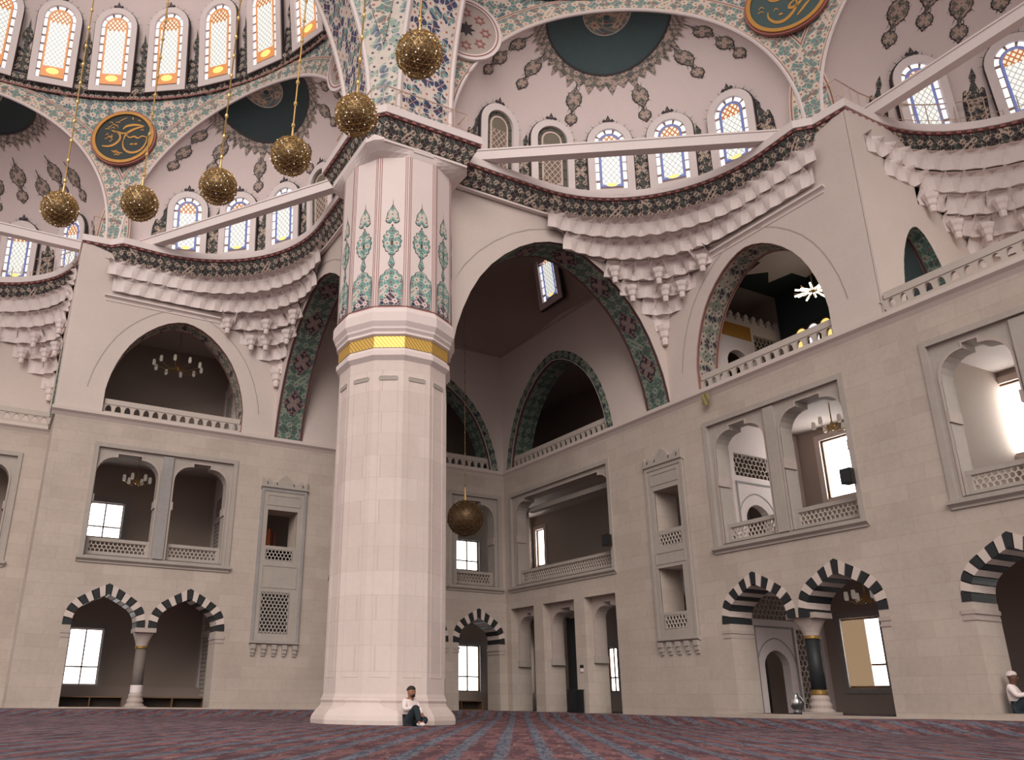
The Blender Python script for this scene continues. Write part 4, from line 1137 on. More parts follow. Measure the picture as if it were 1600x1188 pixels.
# ---- niche windows with crested heads and bracketed sills
def niche(side):
    TR[0] += 1
    w_ = 'receding wall' if side == 'R' else 'wall behind the pier'
    r = thing('trim_%d' % TR[0], 'tall crested niche with stacked openings on the %s' % w_, 'niche', kind='structure'); f = wf(side)
    low = rect(9.72, 10.90, 3.40, 4.88) if side == 'R' else rect(9.92, 11.02, 2.88, 4.38)
    hs = [rect(9.80, 11.02, 6.15, 7.56), rect(9.92, 10.98, 5.62, 6.0), low]
    if side == 'R': hs.append(rect(9.86, 10.88, 2.88, 3.30))
    part('frame', extrude([rect(9.50, 11.28, 2.52, 8.40)] + hs, f, -0.07, 0.02), m_frame, r)
    part('edge_moulding', extrude([rect(9.46, 11.32, 2.5, 8.42), rect(9.56, 11.22, 2.6, 8.3)], f, -0.10, -0.03), m_frame2 if side == 'L' else m_frame, r)
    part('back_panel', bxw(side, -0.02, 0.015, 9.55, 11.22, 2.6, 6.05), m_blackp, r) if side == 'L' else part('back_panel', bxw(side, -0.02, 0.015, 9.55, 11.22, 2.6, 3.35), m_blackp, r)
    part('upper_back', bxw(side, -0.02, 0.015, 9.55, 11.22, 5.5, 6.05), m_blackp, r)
    part('cornice', ledge(side, 9.42, 11.36, 8.36, 8.50, 0.16), m_frame, r)
    part('panel_line', extrude([rect(9.72, 11.08, 7.74, 8.18), rect(9.77, 11.03, 7.79, 8.13)], f, -0.09, -0.05), m_frame, r)
    part('panel_line', extrude([rect(9.68, 11.1, 4.55 if side == 'L' else 5.0, 5.42), rect(9.73, 11.05, 4.60 if side == 'L' else 5.05, 5.37)], f, -0.09, -0.05), m_frame, r)
    cr = [(9.46, 8.5), (9.46, 8.82), (9.56, 8.68), (9.72, 8.78), (9.88, 8.66), (10.06, 8.68), (10.2, 8.86), (10.39, 9.0), (10.58, 8.86), (10.72, 8.68), (10.9, 8.66), (11.06, 8.78), (11.22, 8.68), (11.32, 8.82), (11.32, 8.5)]
    part('crest', extrude([cr], f, -0.12, 0.0), m_frame, r)
    for q in (9.66, 10.04, 10.74, 11.12): part('crest_eye', extrude([[(q-0.03, 8.56), (q+0.01, 8.56), (q+0.04, 8.66), (q, 8.66)]], f, -0.126, -0.1), m_black, r)
    part('sill', ledge(side, 9.44, 11.34, 2.44, 2.56, 0.14), m_frame, r)
    for k in range(5):
        q = 9.58+0.405*k; part('bracket', join(bxw(side, -0.14, 0, q-0.09, q+0.09, 2.30, 2.46), bxw(side, -0.10, 0, q-0.08, q+0.08, 2.16, 2.30), bxw(side, -0.06, 0, q-0.07, q+0.07, 2.06, 2.16)), m_frame, r)
    obj('lattice', lattice_mesh(1.06, 0.38, 0.085), r, **at_wall(side, 10.45, 5.81, -0.045))
    if side == 'L': obj('lattice', lattice_mesh(1.10, 1.50, 0.085), r, **at_wall(side, 10.47, 3.63, -0.045))
    else: obj('lattice', lattice_mesh(1.02, 0.42, 0.085), r, **at_wall(side, 10.37, 3.09, -0.045))
niche('R'); niche('L')
# ---- balustrades on the string course
bl = mesh('baluster', *extrude([[(-0.17, 0.28), (-0.17, 0.25), (-0.145, 0.25), (-0.10, 0.215), (-0.075, 0.16), (-0.06, 0.09), (-0.055, 0), (0.055, 0), (0.06, 0.09), (0.075, 0.16), (0.10, 0.215), (0.145, 0.25), (0.17, 0.25), (0.17, 0.28)]], lambda a, b, t: (a, t, b), -0.05, 0.05), mats=[m_lat])
def balustrade(side, q0, q1, label, p=0.18):
    w = q1-q0; r = thing('balustrade', label, 'balustrade', W(side, p, (q0+q1)/2, ST), 0 if side == 'L' else -PI/2)
    part('base_rail', box(-w/2, w/2, -0.07, 0.07, 0.0, 0.12), m_lat, r); part('top_rail', box(-w/2, w/2, -0.075, 0.075, 0.40, 0.60), m_lat, r)
    n = round(w/0.335)
    for k in range(n+1):
        x = -w/2+w*k/n; obj('baluster', bl, r, loc=(x, 0, 0.12), scale=(w/n/0.34, 1, 1))
balustrade('R', 12.4, 17.56, 'stone balustrade under the starburst lamp balcony')
balustrade('L', 12.4, 17.56, 'stone balustrade of the dark balcony behind the pier')
balustrade('R', 0.72, 7.48, 'stone balustrade of the corner-bay arch on the receding wall')
balustrade('L', 0.72, 7.48, 'stone balustrade of the corner-bay arch half hidden by the pier')
balustrade('R', 19.3, 28.8, 'stone balustrade of the upper recess at the picture edge, receding wall', 0.0)
balustrade('L', 19.25, 28.8, 'stone balustrade above the set-back wall', PB)
# ---- daylit windows of the outer walls
GRP = 'clear outer windows'
m_shut = pane('glowing_shutter', sr(206, 172, 136), sr(176, 116, 84), 0.5, 9.0, 0.25)  # glow stands in for daylight passing through the shutter
g_sun = glow('sunlit_glass', (1.0, 0.975, 0.92), 13.0)
def outer_window(side, c, hw, z0, z1, label, warm=False):
    WN[0] += 1
    r = tag(obj('window_%d' % WN[0], None, loc=W(side, PBK, c, z0), rot=(0, 0, 0 if side == 'L' else -PI/2)), label, 'window', kind='structure')
    w, h = hw*2, z1-z0; fm_ = m_brown if not (side == 'L' and c > 10) else m_white
    part('frame', extrude([rect(-hw-0.05, hw+0.05, -0.05, h+0.05), rect(-hw+0.06, hw-0.06, 0.06, h-0.06)], lambda a, b, t: (a, t, b), 0.05, 0.2), fm_, r)
    tz = h*0.32
    if side == 'R' and z0 > 7: part('pane', box(-hw+0.06, hw-0.06, 0.11, 0.12, 0.06, h-0.06), g_sun, r); part('reveal', extrude([rect(-hw-0.2, hw+0.2, -0.15, h+0.2), rect(-hw, hw, 0, h)], lambda a, b, t: (a, t, b), -0.05, 0.03), m_vwhite, r); return
    part('mullion', box(-0.03, 0.03, 0.06, 0.18, 0.05, h-0.05), fm_, r); part('transom', box(-hw+0.04, hw-0.04, 0.06, 0.18, tz-0.03, tz+0.03), fm_, r)
    for x0, x1 in ((-hw+0.06, -0.03), (0.03, hw-0.06)):
        for a, b in ((0.06, tz-0.03), (tz+0.03, h-0.06)): part('pane', box(x0, x1, 0.11, 0.12, a, b), g_white, r)
    part('reveal', extrude([rect(-hw-0.22, hw+0.22, -0.18, h+0.22), rect(-hw, hw, 0, h)], lambda a, b, t: (a, t, b), -0.05, 0.03), m_frame2, r)
    if warm: part('shutter', box(-hw+0.10, hw*0.35, -0.12, -0.09, 0.05, h-0.08), m_shut, r)
LB = {'L': ['glaring two-by-two window through the ground arch at the facing wall', 'bright window inside the first gallery of the facing wall', 'bright wooden window through the corner-bay ground arch', 'bright window behind the hanging corner globe', 'bright sliver of window in the set-back bay', 'window in the set-back ground gallery', 'window behind the pier in the ground gallery', 'window behind the pier in the first gallery'],
      'R': ['bright window with patterned shutter in the receding ground arch', 'tall blank bright window behind the black loudspeaker', 'big bright window in the near gallery opening at the edge', 'narrow bright window seen between the corner-bay posts', 'bright strip window left among the corner-bay posts', 'narrow bright window in the wide corner-bay opening', 'window behind the seated figure in the dark arch', 'second window beyond the edge in the near gallery', 'window behind the niche in the ground gallery']}
for s in 'LR':
    for (c, hw, a, b), lb in zip(opening_windows(s), LB[s]):
        outer_window(s, c, hw, a, b, lb, s == 'R' and c == 13.35)
# small coloured windows behind the balustrades and in the corner vault
for q, p, zz, lb in ((13.45, 4.95, 12.75, 'small amber and white stained window glimpsed behind the starburst lamp balcony'), (20.9, PR-0.05, 12.2, 'small amber and white stained window in the upper recess at the edge')):
    WN[0] += 1
    r = tag(obj('window_%d' % WN[0], None, loc=W('R', p, q, zz), rot=(0, 0, -PI/2)), lb, 'window', kind='structure')
    for k in (-1, 0, 1):
        o = wout(0.44, 0.95, 10); part('arch_pane', extrude([[(x+k*0.52, z) for x, z in o]], lambda a, b, t: (a, t, b), -0.03, 0.0), g_amber if k else g_cell, r)
        part('pane_border', extrude([[(x+k*0.52, z) for x, z in wout(0.44, 0.95, 10, 0.05)], [(x+k*0.52, z) for x, z in o]], lambda a, b, t: (a, t, b), -0.06, 0.0), m_brown, r)
    part('head_moulding', extrude([[(-1.0, 1.05), (-0.95, 1.2), (0, 1.75), (0.95, 1.2), (1.0, 1.05)]], lambda a, b, t: (a, t, b), -0.05, 0.0), m_teal, r)
put_window('lit', Vector((-0.45, -4.9, 17.2)), Vector((0, -1, 0)), Vector((-0.12, 0, 1)).normalized(), Vector((1, 0, 0.12)).normalized(), 'small bright stained window high in the corner bay vault')

# ================================================================== UPPER FITTINGS
# ---- tie beams across the exedra openings
def beam(a, b, label):
    A, B = Vector(a), Vector(b); d = (B-A); L = d.length; mid = (A+B)/2
    r = thing('tie_beam', label, 'beam', (mid.x, mid.y, 17.62), math.atan2(d.y, d.x))
    part('bar', box(-L/2, L/2, -0.16, 0.16, 0.0, 0.34), m_white, r); part('top_fillet', box(-L/2, L/2, -0.19, 0.19, 0.34, 0.40), m_white, r)
for s, n1, n2 in (('R', 'long pale tie beam crossing the stained windows right of the pier', 'pale tie beam slanting up to the picture edge'), ('L', 'long pale tie beam crossing the windows left of the pier', 'pale tie beam at the left picture edge')):
    beam(W(s, -8.3, 11.15, 0), W(s, 0.25, 17.05, 0), n1); beam(W(s, 1.5, 18.9, 0), W(s, 1.5, 29.0, 0), n2)
# ---- thin iron railings on the cornice
def railing(pts, label):
    r = thing('iron_railing', label, 'railing')
    P = [Vector((x, y, 18.62)) for x, y, z in pts]
    part('top_rail', tube(P, 0.022, 5), m_iron, r); part('middle_rail', tube([p-Vector((0, 0, 0.62)) for p in P], 0.012, 4), m_iron, r)
    pm = mesh('post', *tube([(0, 0, 0), (0, 0, 1.02)], 0.017, 5), mats=[m_iron]); acc = 0.0
    for i in range(1, len(P)):
        a, b = P[i-1], P[i]; L = (b-a).length
        while acc < L: p = a+(b-a)*acc/L; obj('post', pm, r, loc=(p.x, p.y, 17.6)); acc += 0.42
        acc -= L
def off(side, lo, hi, o):
    P = [Vector(p) for p in cornice_path(side)]; out = []
    for i in range(lo, hi):
        d = (P[min(i+1, len(P)-1)]-P[max(i-1, 0)]).normalized(); n = Vector((d.y, -d.x, 0)) if side == 'R' else Vector((-d.y, d.x, 0))
        out.append(P[i]-n*o)
    return out
NP = len(cornice_path('R'))
for s in 'RL':
    ww = 'right' if s == 'R' else 'left'
    railing(off(s, 3, 22, 0.28), 'thin iron railing on the cornice in front of the exedra windows %s of the pier' % ww)
    railing(off(s, 22, 50, 0.28), 'thin iron railing curving round the far %s exedra' % ww)
railing([(-12.2, -8.9, 0), (-12.2, -11.85, 0), (-11.85, -12.2, 0), (-8.95, -12.2, 0), (-8.95, -11.6, 0)], 'thin iron railing on top of the pier cornice')
# ---- calligraphy roundels
def ribbon(pts, w, y):
    n = len(pts); V, F = [], []
    # smooth by Catmull-Rom
    P = []
    for i in range(n-1):
        p0, p1, p2, p3 = pts[max(i-1, 0)], pts[i], pts[i+1], pts[min(i+2, n-1)]
        for k in range(5):
            t = k/5; P.append(tuple(0.5*((2*p1[j])+(-p0[j]+p2[j])*t+(2*p0[j]-5*p1[j]+4*p2[j]-p3[j])*t*t+(-p0[j]+3*p1[j]-3*p2[j]+p3[j])*t**3) for j in (0, 1)))
    P.append(pts[-1]); N = len(P)
    for i in range(N):
        a, b = P[max(i-1, 0)], P[min(i+1, N-1)]; dx, dz = b[0]-a[0], b[1]-a[1]; L = math.hypot(dx, dz) or 1
        ww = w*(0.35+0.65*sin(PI*min(1, max(0, (i+0.6)/N))))*(0.75+0.35*abs(dx)/L)
        V += [(P[i][0]-dz/L*ww/2, y, P[i][1]+dx/L*ww/2), (P[i][0]+dz/L*ww/2, y, P[i][1]-dx/L*ww/2)]
        if i: k = 2*i; F.append((k-2, k-1, k+1, k))
    return V, F
def roundel(side, th, z, R, label, strokes, field):
    P = Vector(W(side, *cylp(th, RS-0.12), z)); c = Vector(W(side, SCP, SCQ, z)); n = (c-P).normalized()
    r = tag(obj('calligraphy_roundel', None), label, 'roundel')
    za = Vector((0, 0, 1)); ya = -n; xa = ya.cross(za)
    m = Matrix((xa, ya, za)).transposed().to_4x4(); m.translation = P+n*0.12; r.matrix_world = m
    cir = lambda q: [(q*cos(2*PI*k/64), q*sin(2*PI*k/64)) for k in range(64)]
    part('field', extrude([cir(R*0.92)], lambda a, b, t: (a, t, b), -0.02, 0.1), field, r)
    part('gilt_rim', extrude([cir(R), cir(R*0.90)], lambda a, b, t: (a, t, b), -0.08, 0.1), m_goldp, r)
    part('dark_rim', extrude([cir(R*1.06), cir(R)], lambda a, b, t: (a, t, b), -0.03, 0.1), m_redline, r)
    VF = []
    for pts, w in strokes:
        q = [((x)*R, (zz)*R) for x, zz in pts]; VF.append(ribbon(q, w*R, -0.032))
    part('gold_lettering', join(*VF), m_goldp, r)
    return r
def cv(pts, cx, cy, s): return [((x-cx)/s, (cy-y)/s) for x, y in pts]
CXR, CYR, SR = 972, 275, 224
hus = [([(960, 205), (985, 176), (1050, 164), (1112, 176)], 0.085), ([(1112, 178), (1055, 196), (1005, 228), (985, 255), (976, 300)], 0.085), ([(1006, 232), (960, 240), (925, 228), (905, 222)], 0.06),
       ([(976, 290), (975, 330), (990, 375), (1025, 402), (1065, 406), (1105, 388), (1132, 350), (1146, 300), (1142, 262)], 0.075), ([(1146, 275), (1110, 262), (1080, 280), (1050, 266), (1018, 276), (990, 252)], 0.055),
       ([(905, 222), (940, 246), (948, 292), (916, 336), (872, 354), (826, 350)], 0.085), ([(1028, 336), (1044, 333), (1048, 340)], 0.06), ([(1058, 336), (1074, 331), (1078, 339)], 0.06),
       ([(918, 138), (948, 118), (978, 98)], 0.03), ([(1018, 96), (1022, 110), (1026, 118)], 0.05), ([(1060, 128), (1072, 122), (1080, 134)], 0.03), ([(1090, 212), (1106, 204), (1112, 216)], 0.03)]
random.seed(3)
for cx, cy, w, h, n in ((868, 180, 50, 55, 9), (850, 278, 42, 36, 7), (930, 418, 40, 50, 9)):
    for k in range(n):
        x, y = cx+random.uniform(-w, w)*0.8, cy+random.uniform(-h, h)*0.7
        hus.append(([(x, y), (x+random.uniform(8, 22), y+random.uniform(-14, 14)), (x+random.uniform(16, 36), y+random.uniform(-22, 22))], 0.028))
roundel('L', R_(27.6), 22.4, 1.27, 'dark round medallion with gold Arabic calligraphy between the left exedrae', [(cv(p, CXR, CYR, SR), w) for p, w in hus], m_roundel)
ali = [([(1000, 60), (998, 110), (1030, 165), (1080, 188), (1130, 172), (1175, 130), (1200, 80), (1196, 40)], 0.09), ([(1196, 40), (1160, 58), (1145, 90), (1185, 100), (1235, 62), (1248, 10), (1240, -60)], 0.08),
       ([(1285, 95), (1262, 112), (1225, 150), (1188, 186)], 0.07), ([(1290, 40), (1318, 30), (1336, 44), (1310, 66)], 0.05), ([(1070, 122), (1084, 118), (1096, 128)], 0.06), ([(1120, -160), (1130, -60), (1150, 10), (1180, 20)], 0.08),
       ([(1000, -120), (1040, -150), (1090, -120), (1060, -80), (1020, -60), (1050, -20), (1110, -10)], 0.08), ([(940, 10), (960, -10), (980, 15)], 0.03), ([(1040, 70), (1056, 52), (1072, 76)], 0.03), ([(930, 40), (950, 30), (975, 45)], 0.03)]
roundel('R', R_(29.0), 22.35, 1.27, 'green round medallion with gold Arabic calligraphy cut by the top edge', [(cv(p, 1138, 0, 286), w) for p, w in ali], m_roundel2)
for s in 'RL':
    P = Vector(W(s, *cylp(R_(80.8), RS-0.10), 22.4)); c = Vector(W(s, SCP, SCQ, 22.4)); n = (c-P).normalized()
    r = tag(obj('star_rosette', None), 'round star-patterned medallion half hidden by the great arch %s of the pier' % SN[s], 'roundel')
    za = Vector((0, 0, 1)); m = Matrix((-n.cross(za), -n, za)).transposed().to_4x4(); m.translation = P+n*0.04; r.matrix_world = m
    cir = lambda q, k0=48, a=0.0: [(q*cos(a+2*PI*k/k0), q*sin(a+2*PI*k/k0)) for k in range(k0)]
    fx = lambda a, b, t: (a, t, b)
    part('field', extrude([cir(1.1)], fx, -0.02, 0.05), m_vwhite2, r); part('rim', extrude([cir(1.32), cir(1.1)], fx, -0.06, 0.05), m_white, r); part('red_ring', extrude([cir(1.2), cir(1.16)], fx, -0.07, 0.0), m_redline, r)
    for k in range(8):
        a = 2*PI*k/8; cx, cz = 0.72*cos(a), 0.72*sin(a)
        part('star', extrude([[(cx+(0.22 if j % 2 == 0 else 0.13)*cos(2*PI*j/12+a), cz+(0.22 if j % 2 == 0 else 0.13)*sin(2*PI*j/12+a)) for j in range(12)], [(cx+0.1*cos(-2*PI*j/6), cz+0.1*sin(-2*PI*j/6)) for j in range(6)]], fx, -0.035, -0.01), m_redline, r)
    part('star', extrude([[((0.34 if j % 2 == 0 else 0.18)*cos(2*PI*j/16), (0.34 if j % 2 == 0 else 0.18)*sin(2*PI*j/16)) for j in range(16)]], fx, -0.035, -0.01), m_outline, r)
# ---- crystal globe lamps
def globe_meshes():
    bm = bmesh.new(); bmesh.ops.create_icosphere(bm, subdivisions=3, radius=1.0)
    V, F = [], []
    for e in bm.edges:
        a, b = e.verts[0].co.copy(), e.verts[1].co.copy(); d = (b-a).normalized(); u = a.normalized(); v = d.cross(u)*0.007; k = len(V); h = u*0.02
        V += [a-v-h, a+v-h, a+v+h, a-v+h, b-v-h, b+v-h, b+v+h, b-v+h]
        F += [(k+2, k+3, k+7, k+6), (k, k+3, k+7, k+4), (k+1, k+2, k+6, k+5)]
    gm = mesh('gold_mesh', V, F, mats=[m_gold], fix=False)
    bm.free(); bm = bmesh.new(); bmesh.ops.create_icosphere(bm, subdivisions=4, radius=1.0)
    rr = random.Random(5); VV, FF, fm = [], [], []
    for v in bm.verts:
        c = (v.co+Vector((rr.uniform(-.03, .03), rr.uniform(-.03, .03), rr.uniform(-.03, .03)))).normalized()*rr.uniform(0.94, 1.05); s = 0.026+0.02*rr.random(); k = len(VV)
        for dx in ((s, 0, 0), (-s, 0, 0), (0, s, 0), (0, -s, 0), (0, 0, s), (0, 0, -s)): VV.append(c+Vector(dx))
        FF += [(k+a, k+b, k+c_) for a in (0, 1) for b in (2, 3) for c_ in (4, 5)]; fm += [0 if rr.random() < 0.10 else (1 if rr.random() < (0.62 if c.z > -0.1 else 0.3) else 2)]*8  # fewer gold beads low down: top-lit shading put into the bead colours
    cm = mesh('crystals', VV, FF, mats=[m_crys, m_gold, m_gdark], fm=fm, fix=False); cm2 = mesh('crystals', VV, FF, mats=[m_brass, m_gdark, m_gdark], fm=fm, fix=False)
    bm.free()
    im = mesh('inner_globe', *sphere((0, 0, 0), 0.86, 20, 12), smooth=True, mats=[m_gdark])
    gm2 = mesh('gold_mesh', V, F, mats=[m_gdark], fix=False)
    return gm, cm, im, gm2, cm2
GM, CM, IM, GM2, CM2 = globe_meshes()
CAPM = mesh('top_cap', *lathe([(0.30, 0.93), (0.2, 0.99), (0.1, 1.02), (0.075, 1.14), (0.06, 1.4), (0.045, 1.75), (0.03, 1.8)], 12), mats=[m_gold])
def globe(loc, R, top, label, group=None, rz=0.0, lean=(0, 0)):
    r = thing('globe_lamp', label, 'lamp', loc, rz, group)
    for nm, me in (('inner_globe', IM), ('gold_mesh', GM if R < 0.5 else GM2), ('top_cap', CAPM)): obj(nm, me, r, scale=(R, R, R))
    tag(obj('crystals', CM if R < 0.5 else CM2, r, scale=(R, R, R)), kind='stuff')
    L = top-loc[2]; pts = [(0, 0, R*1.7), (lean[0], lean[1], L)]
    part('suspension_rod', tube(pts, 0.014 if R < 0.5 else 0.012, 6), m_brass if R < 0.5 else m_gdark, r)
    bead = mesh('bead', *lathe([(0.012, -0.05), (0.03, -0.02), (0.03, 0.02), (0.012, 0.05)], 8), mats=[m_gold if R < 0.5 else m_gdark])
    for k in range(int((L-R*1.9)/0.42)):
        z = R*1.9+0.42*k; t = (z-R*1.7)/(L-R*1.7); obj('bead', bead, r, loc=(lean[0]*t, lean[1]*t, z))
    return r
GL = [(-20.25, -17.06), (-19.01, -17.94), (-17.91, -19.12), (-17.09, -20.53), (-16.55, -21.96), (-16.28, -23.52)]
GN = ['gold crystal globe lamp hanging lowest at the left', 'gold crystal globe lamp below the calligraphy roundel', 'gold crystal globe lamp hanging against the left exedra windows', 'gold crystal globe lamp in front of the dark exedra disc', 'gold crystal globe lamp touching the pier cornice', 'gold crystal globe lamp highest, in front of the great arches']
for i, ((x, y), lb) in enumerate(zip(GL, GN)):
    globe((x, y, 8.8), 0.315, 24.0, lb, 'ring of globe lamps under the main dome', 0.4*i, ((-24-x)*0.10, (-24-y)*0.10))
globe((-4.87, -4.9, 6.99), 0.66, 21.48, 'large dark bronze globe lamp hanging in the corner bay')
# ---- gallery chandeliers
def chandelier(loc, label, n=8, R=0.55, burst=False, lit=1.6, top=1.4):
    r = thing('chandelier', label, 'chandelier', loc)
    part('stem', tube([(0, 0, 0), (0, 0, top)], 0.02, 6), m_gold, r); part('hub', lathe([(0.02, -0.12), (0.09, -0.05), (0.12, 0.02), (0.06, 0.12), (0.02, 0.2)], 12), m_gold, r)
    gl = m_lamp_lit if burst else m_lamp
    for k in range(n):
        a = 2*PI*k/n; c, s_ = cos(a), sin(a)
        ar = part('arm', tube([(0.08*c, 0.08*s_, 0.0), (R*0.5*c, R*0.5*s_, -0.12), (R*c, R*s_, 0.0)], 0.014, 5), m_gold, r)
        if burst: part('light_tube', tube([(0.16*c, 0.16*s_, -0.05), (R*c, R*s_, -0.12+0.1*(k % 2))], 0.035, 6), gl, ar)
        else: part('glass_shade', lathe([(0.03, 0.0), (0.06, 0.02), (0.07, 0.1), (0.06, 0.22), (0.05, 0.26)], 10), gl, ar); ar.children[0].location = (R*c, R*s_, -0.02)
m_lamp = M('shade_glass', 0.3).color((0.8, 0.72, 0.64)).emit((1, 0.88, 0.74), 0.12).m
m_lamp_lit = M('lit_tube', 0.3).color((1, 0.95, 0.85)).emit((1, 0.9, 0.72), 2.2).m
chandelier((3.0, -15.06, 13.9), 'starburst chandelier with lit tubes in the upper balcony', 12, 0.6, True, top=1.5)
chandelier((3.0, -14.95, 9.0), 'brass chandelier with glass shades before the tall blank window', 6, 0.55, top=0.8)
chandelier((-15.64, 3.0, 8.75), 'small chandelier with pale shades in the first gallery behind the pier', 6, 0.5, top=1.05)
chandelier((-14.6, 3.0, 13.9), 'dim wide chandelier inside the dark balcony behind the pier', 10, 1.0, top=1.6)
chandelier((3.0, -15.1, 3.55), 'unlit chandelier just under the striped arch of the receding wall', 6, 0.5, top=1.05)

# ================================================================== SMALL THINGS
def speaker(side, q, z, label):
    r = thing('loudspeaker', label, 'loudspeaker', W(side, -0.07, q, z), (0 if side == 'L' else -PI/2))
    part('cabinet', extrude([[(-0.17, -0.28), (0.17, -0.28), (0.11, -0.04), (-0.11, -0.04)]], lambda a, b, t: (a, b, t), 0.0, 0.42), m_blackp, r)
    part('grille', box(-0.15, 0.15, -0.292, -0.28, 0.03, 0.39), m_black, r); part('bracket', box(-0.04, 0.04, -0.06, 0.06, 0.12, 0.3), m_steel, r)
speaker('R', 17.5, 6.15, 'black loudspeaker on the edge of the paired gallery window'); speaker('R', 7.36, 6.0, 'black loudspeaker at the end of the wide corner-bay opening')
# shoe racks behind the arches
def rack(side, q, p, w, label):
    r = thing('shoe_rack', label, 'rack', W(side, p, q, ZG), 0 if side == 'L' else -PI/2)
    part('top', box(-w/2, w/2, -0.2, 0.2, 0.34, 0.38), m_brown, r); part('bottom', box(-w/2, w/2, -0.2, 0.2, 0.0, 0.04), m_brown, r); part('back', box(-w/2, w/2, 0.17, 0.2, 0.04, 0.34), m_dark, r)
    n = 3 if w > 2 else 2
    for k in range(n): x = -w/2+(w-0.04)*k/(n-1); part('divider', box(x, x+0.04, -0.19, 0.17, 0.04, 0.34), m_brown, r)
rack('L', 16.48, 1.35, 2.2, 'low brown shoe rack under the glaring ground window'); rack('L', 13.66, 1.35, 2.3, 'low brown shoe rack in the dark ground arch behind the pier'); rack('L', 1.4, 1.7, 2.1, 'low dark shoe rack in the corner-bay ground arch')
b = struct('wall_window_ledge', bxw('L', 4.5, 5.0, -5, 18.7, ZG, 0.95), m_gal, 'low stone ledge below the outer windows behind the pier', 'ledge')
# black cabinet and sign between the corner-bay posts
c = thing('black_cabinet', 'black waist-high cabinet standing against the corner-bay post', 'cabinet', (-0.22, -4.98, 0.2), -PI/2)
part('body', box(-0.28, 0.28, -0.16, 0.16, 0.0, 0.78), m_blackp, c); part('top', box(-0.3, 0.3, -0.18, 0.18, 0.78, 0.81), m_black, c); part('door', box(-0.25, 0.25, -0.175, -0.16, 0.06, 0.74), m_blackp, c)
c = thing('door_panel', 'tall dark doorway screen between the corner-bay posts', 'screen', (1.3, -3.2, 0.2), -PI/2)
part('panel', box(-0.5, 0.5, -0.05, 0.05, 0, 3.6), m_black, c); part('frame', box(-0.56, -0.5, -0.07, 0.07, 0, 3.66), m_dark, c)
c = thing('notice_plate', 'small yellow notice plate on the dark doorway screen', 'sign', (1.245, -3.4, 2.15), -PI/2)
part('plate', box(-0.17, 0.17, -0.02, 0.0, 0.0, 0.26), plain('notice_yellow', sr(196, 168, 84), 0.6), c); part('emblem', box(-0.1, 0.1, -0.026, -0.02, 0.06, 0.2), plain('notice_tan', sr(150, 118, 60), 0.6), c)
c = thing('wall_socket', 'small black switch box on the corner-bay post', 'switch', (-0.04, -5.2, 1.78), -PI/2)
part('housing', box(-0.07, 0.07, -0.03, 0.03, 0, 0.1), m_blackp, c); part('plate', box(-0.07, 0.05, -0.02, 0.03, -0.14, -0.02), m_white, c)
c = thing('metal_urn', 'shiny metal urn beside the dark doorway in the receding arch', 'urn', (1.15, -13.7, 0.32))
part('body', lathe([(0.10, 0), (0.14, 0.03), (0.1, 0.08), (0.17, 0.18), (0.2, 0.3), (0.17, 0.42), (0.08, 0.5), (0.09, 0.56)], 20), m_steel, c, smooth=True); part('handle', tube([(0.15, 0, 0.42), (0.27, 0, 0.36), (0.25, 0, 0.22), (0.17, 0, 0.18)], 0.014, 6), m_steel, c)
c = thing('cloth_patch', 'small olive cloth patch hanging from the string course under the balustrade', 'cloth', (-0.14, -12.78, 9.85), -PI/2)
part('cloth', grid([[(-0.16+0.32*i/6, -0.06+0.015*sin(i*1.7+j), 0.42*j/5) for i in range(7)] for j in range(6)]), plain('olive_cloth', sr(136, 124, 84), 0.8), c)
c = thing('candle_stand', 'orange and red draped stand inside the crested niche behind the pier', 'stand', (-10.45, 1.6, 4.95))
part('orange_drape', lathe([(0.12, 0), (0.11, 0.9), (0.10, 2.15), (0.04, 2.2)], 12), plain('orange_cloth', sr(196, 104, 62), 0.7), c); part('red_drape', box(0.22, 0.3, -0.05, 0.05, 0, 2.1), plain('red_cloth', sr(124, 54, 58), 0.7), c)

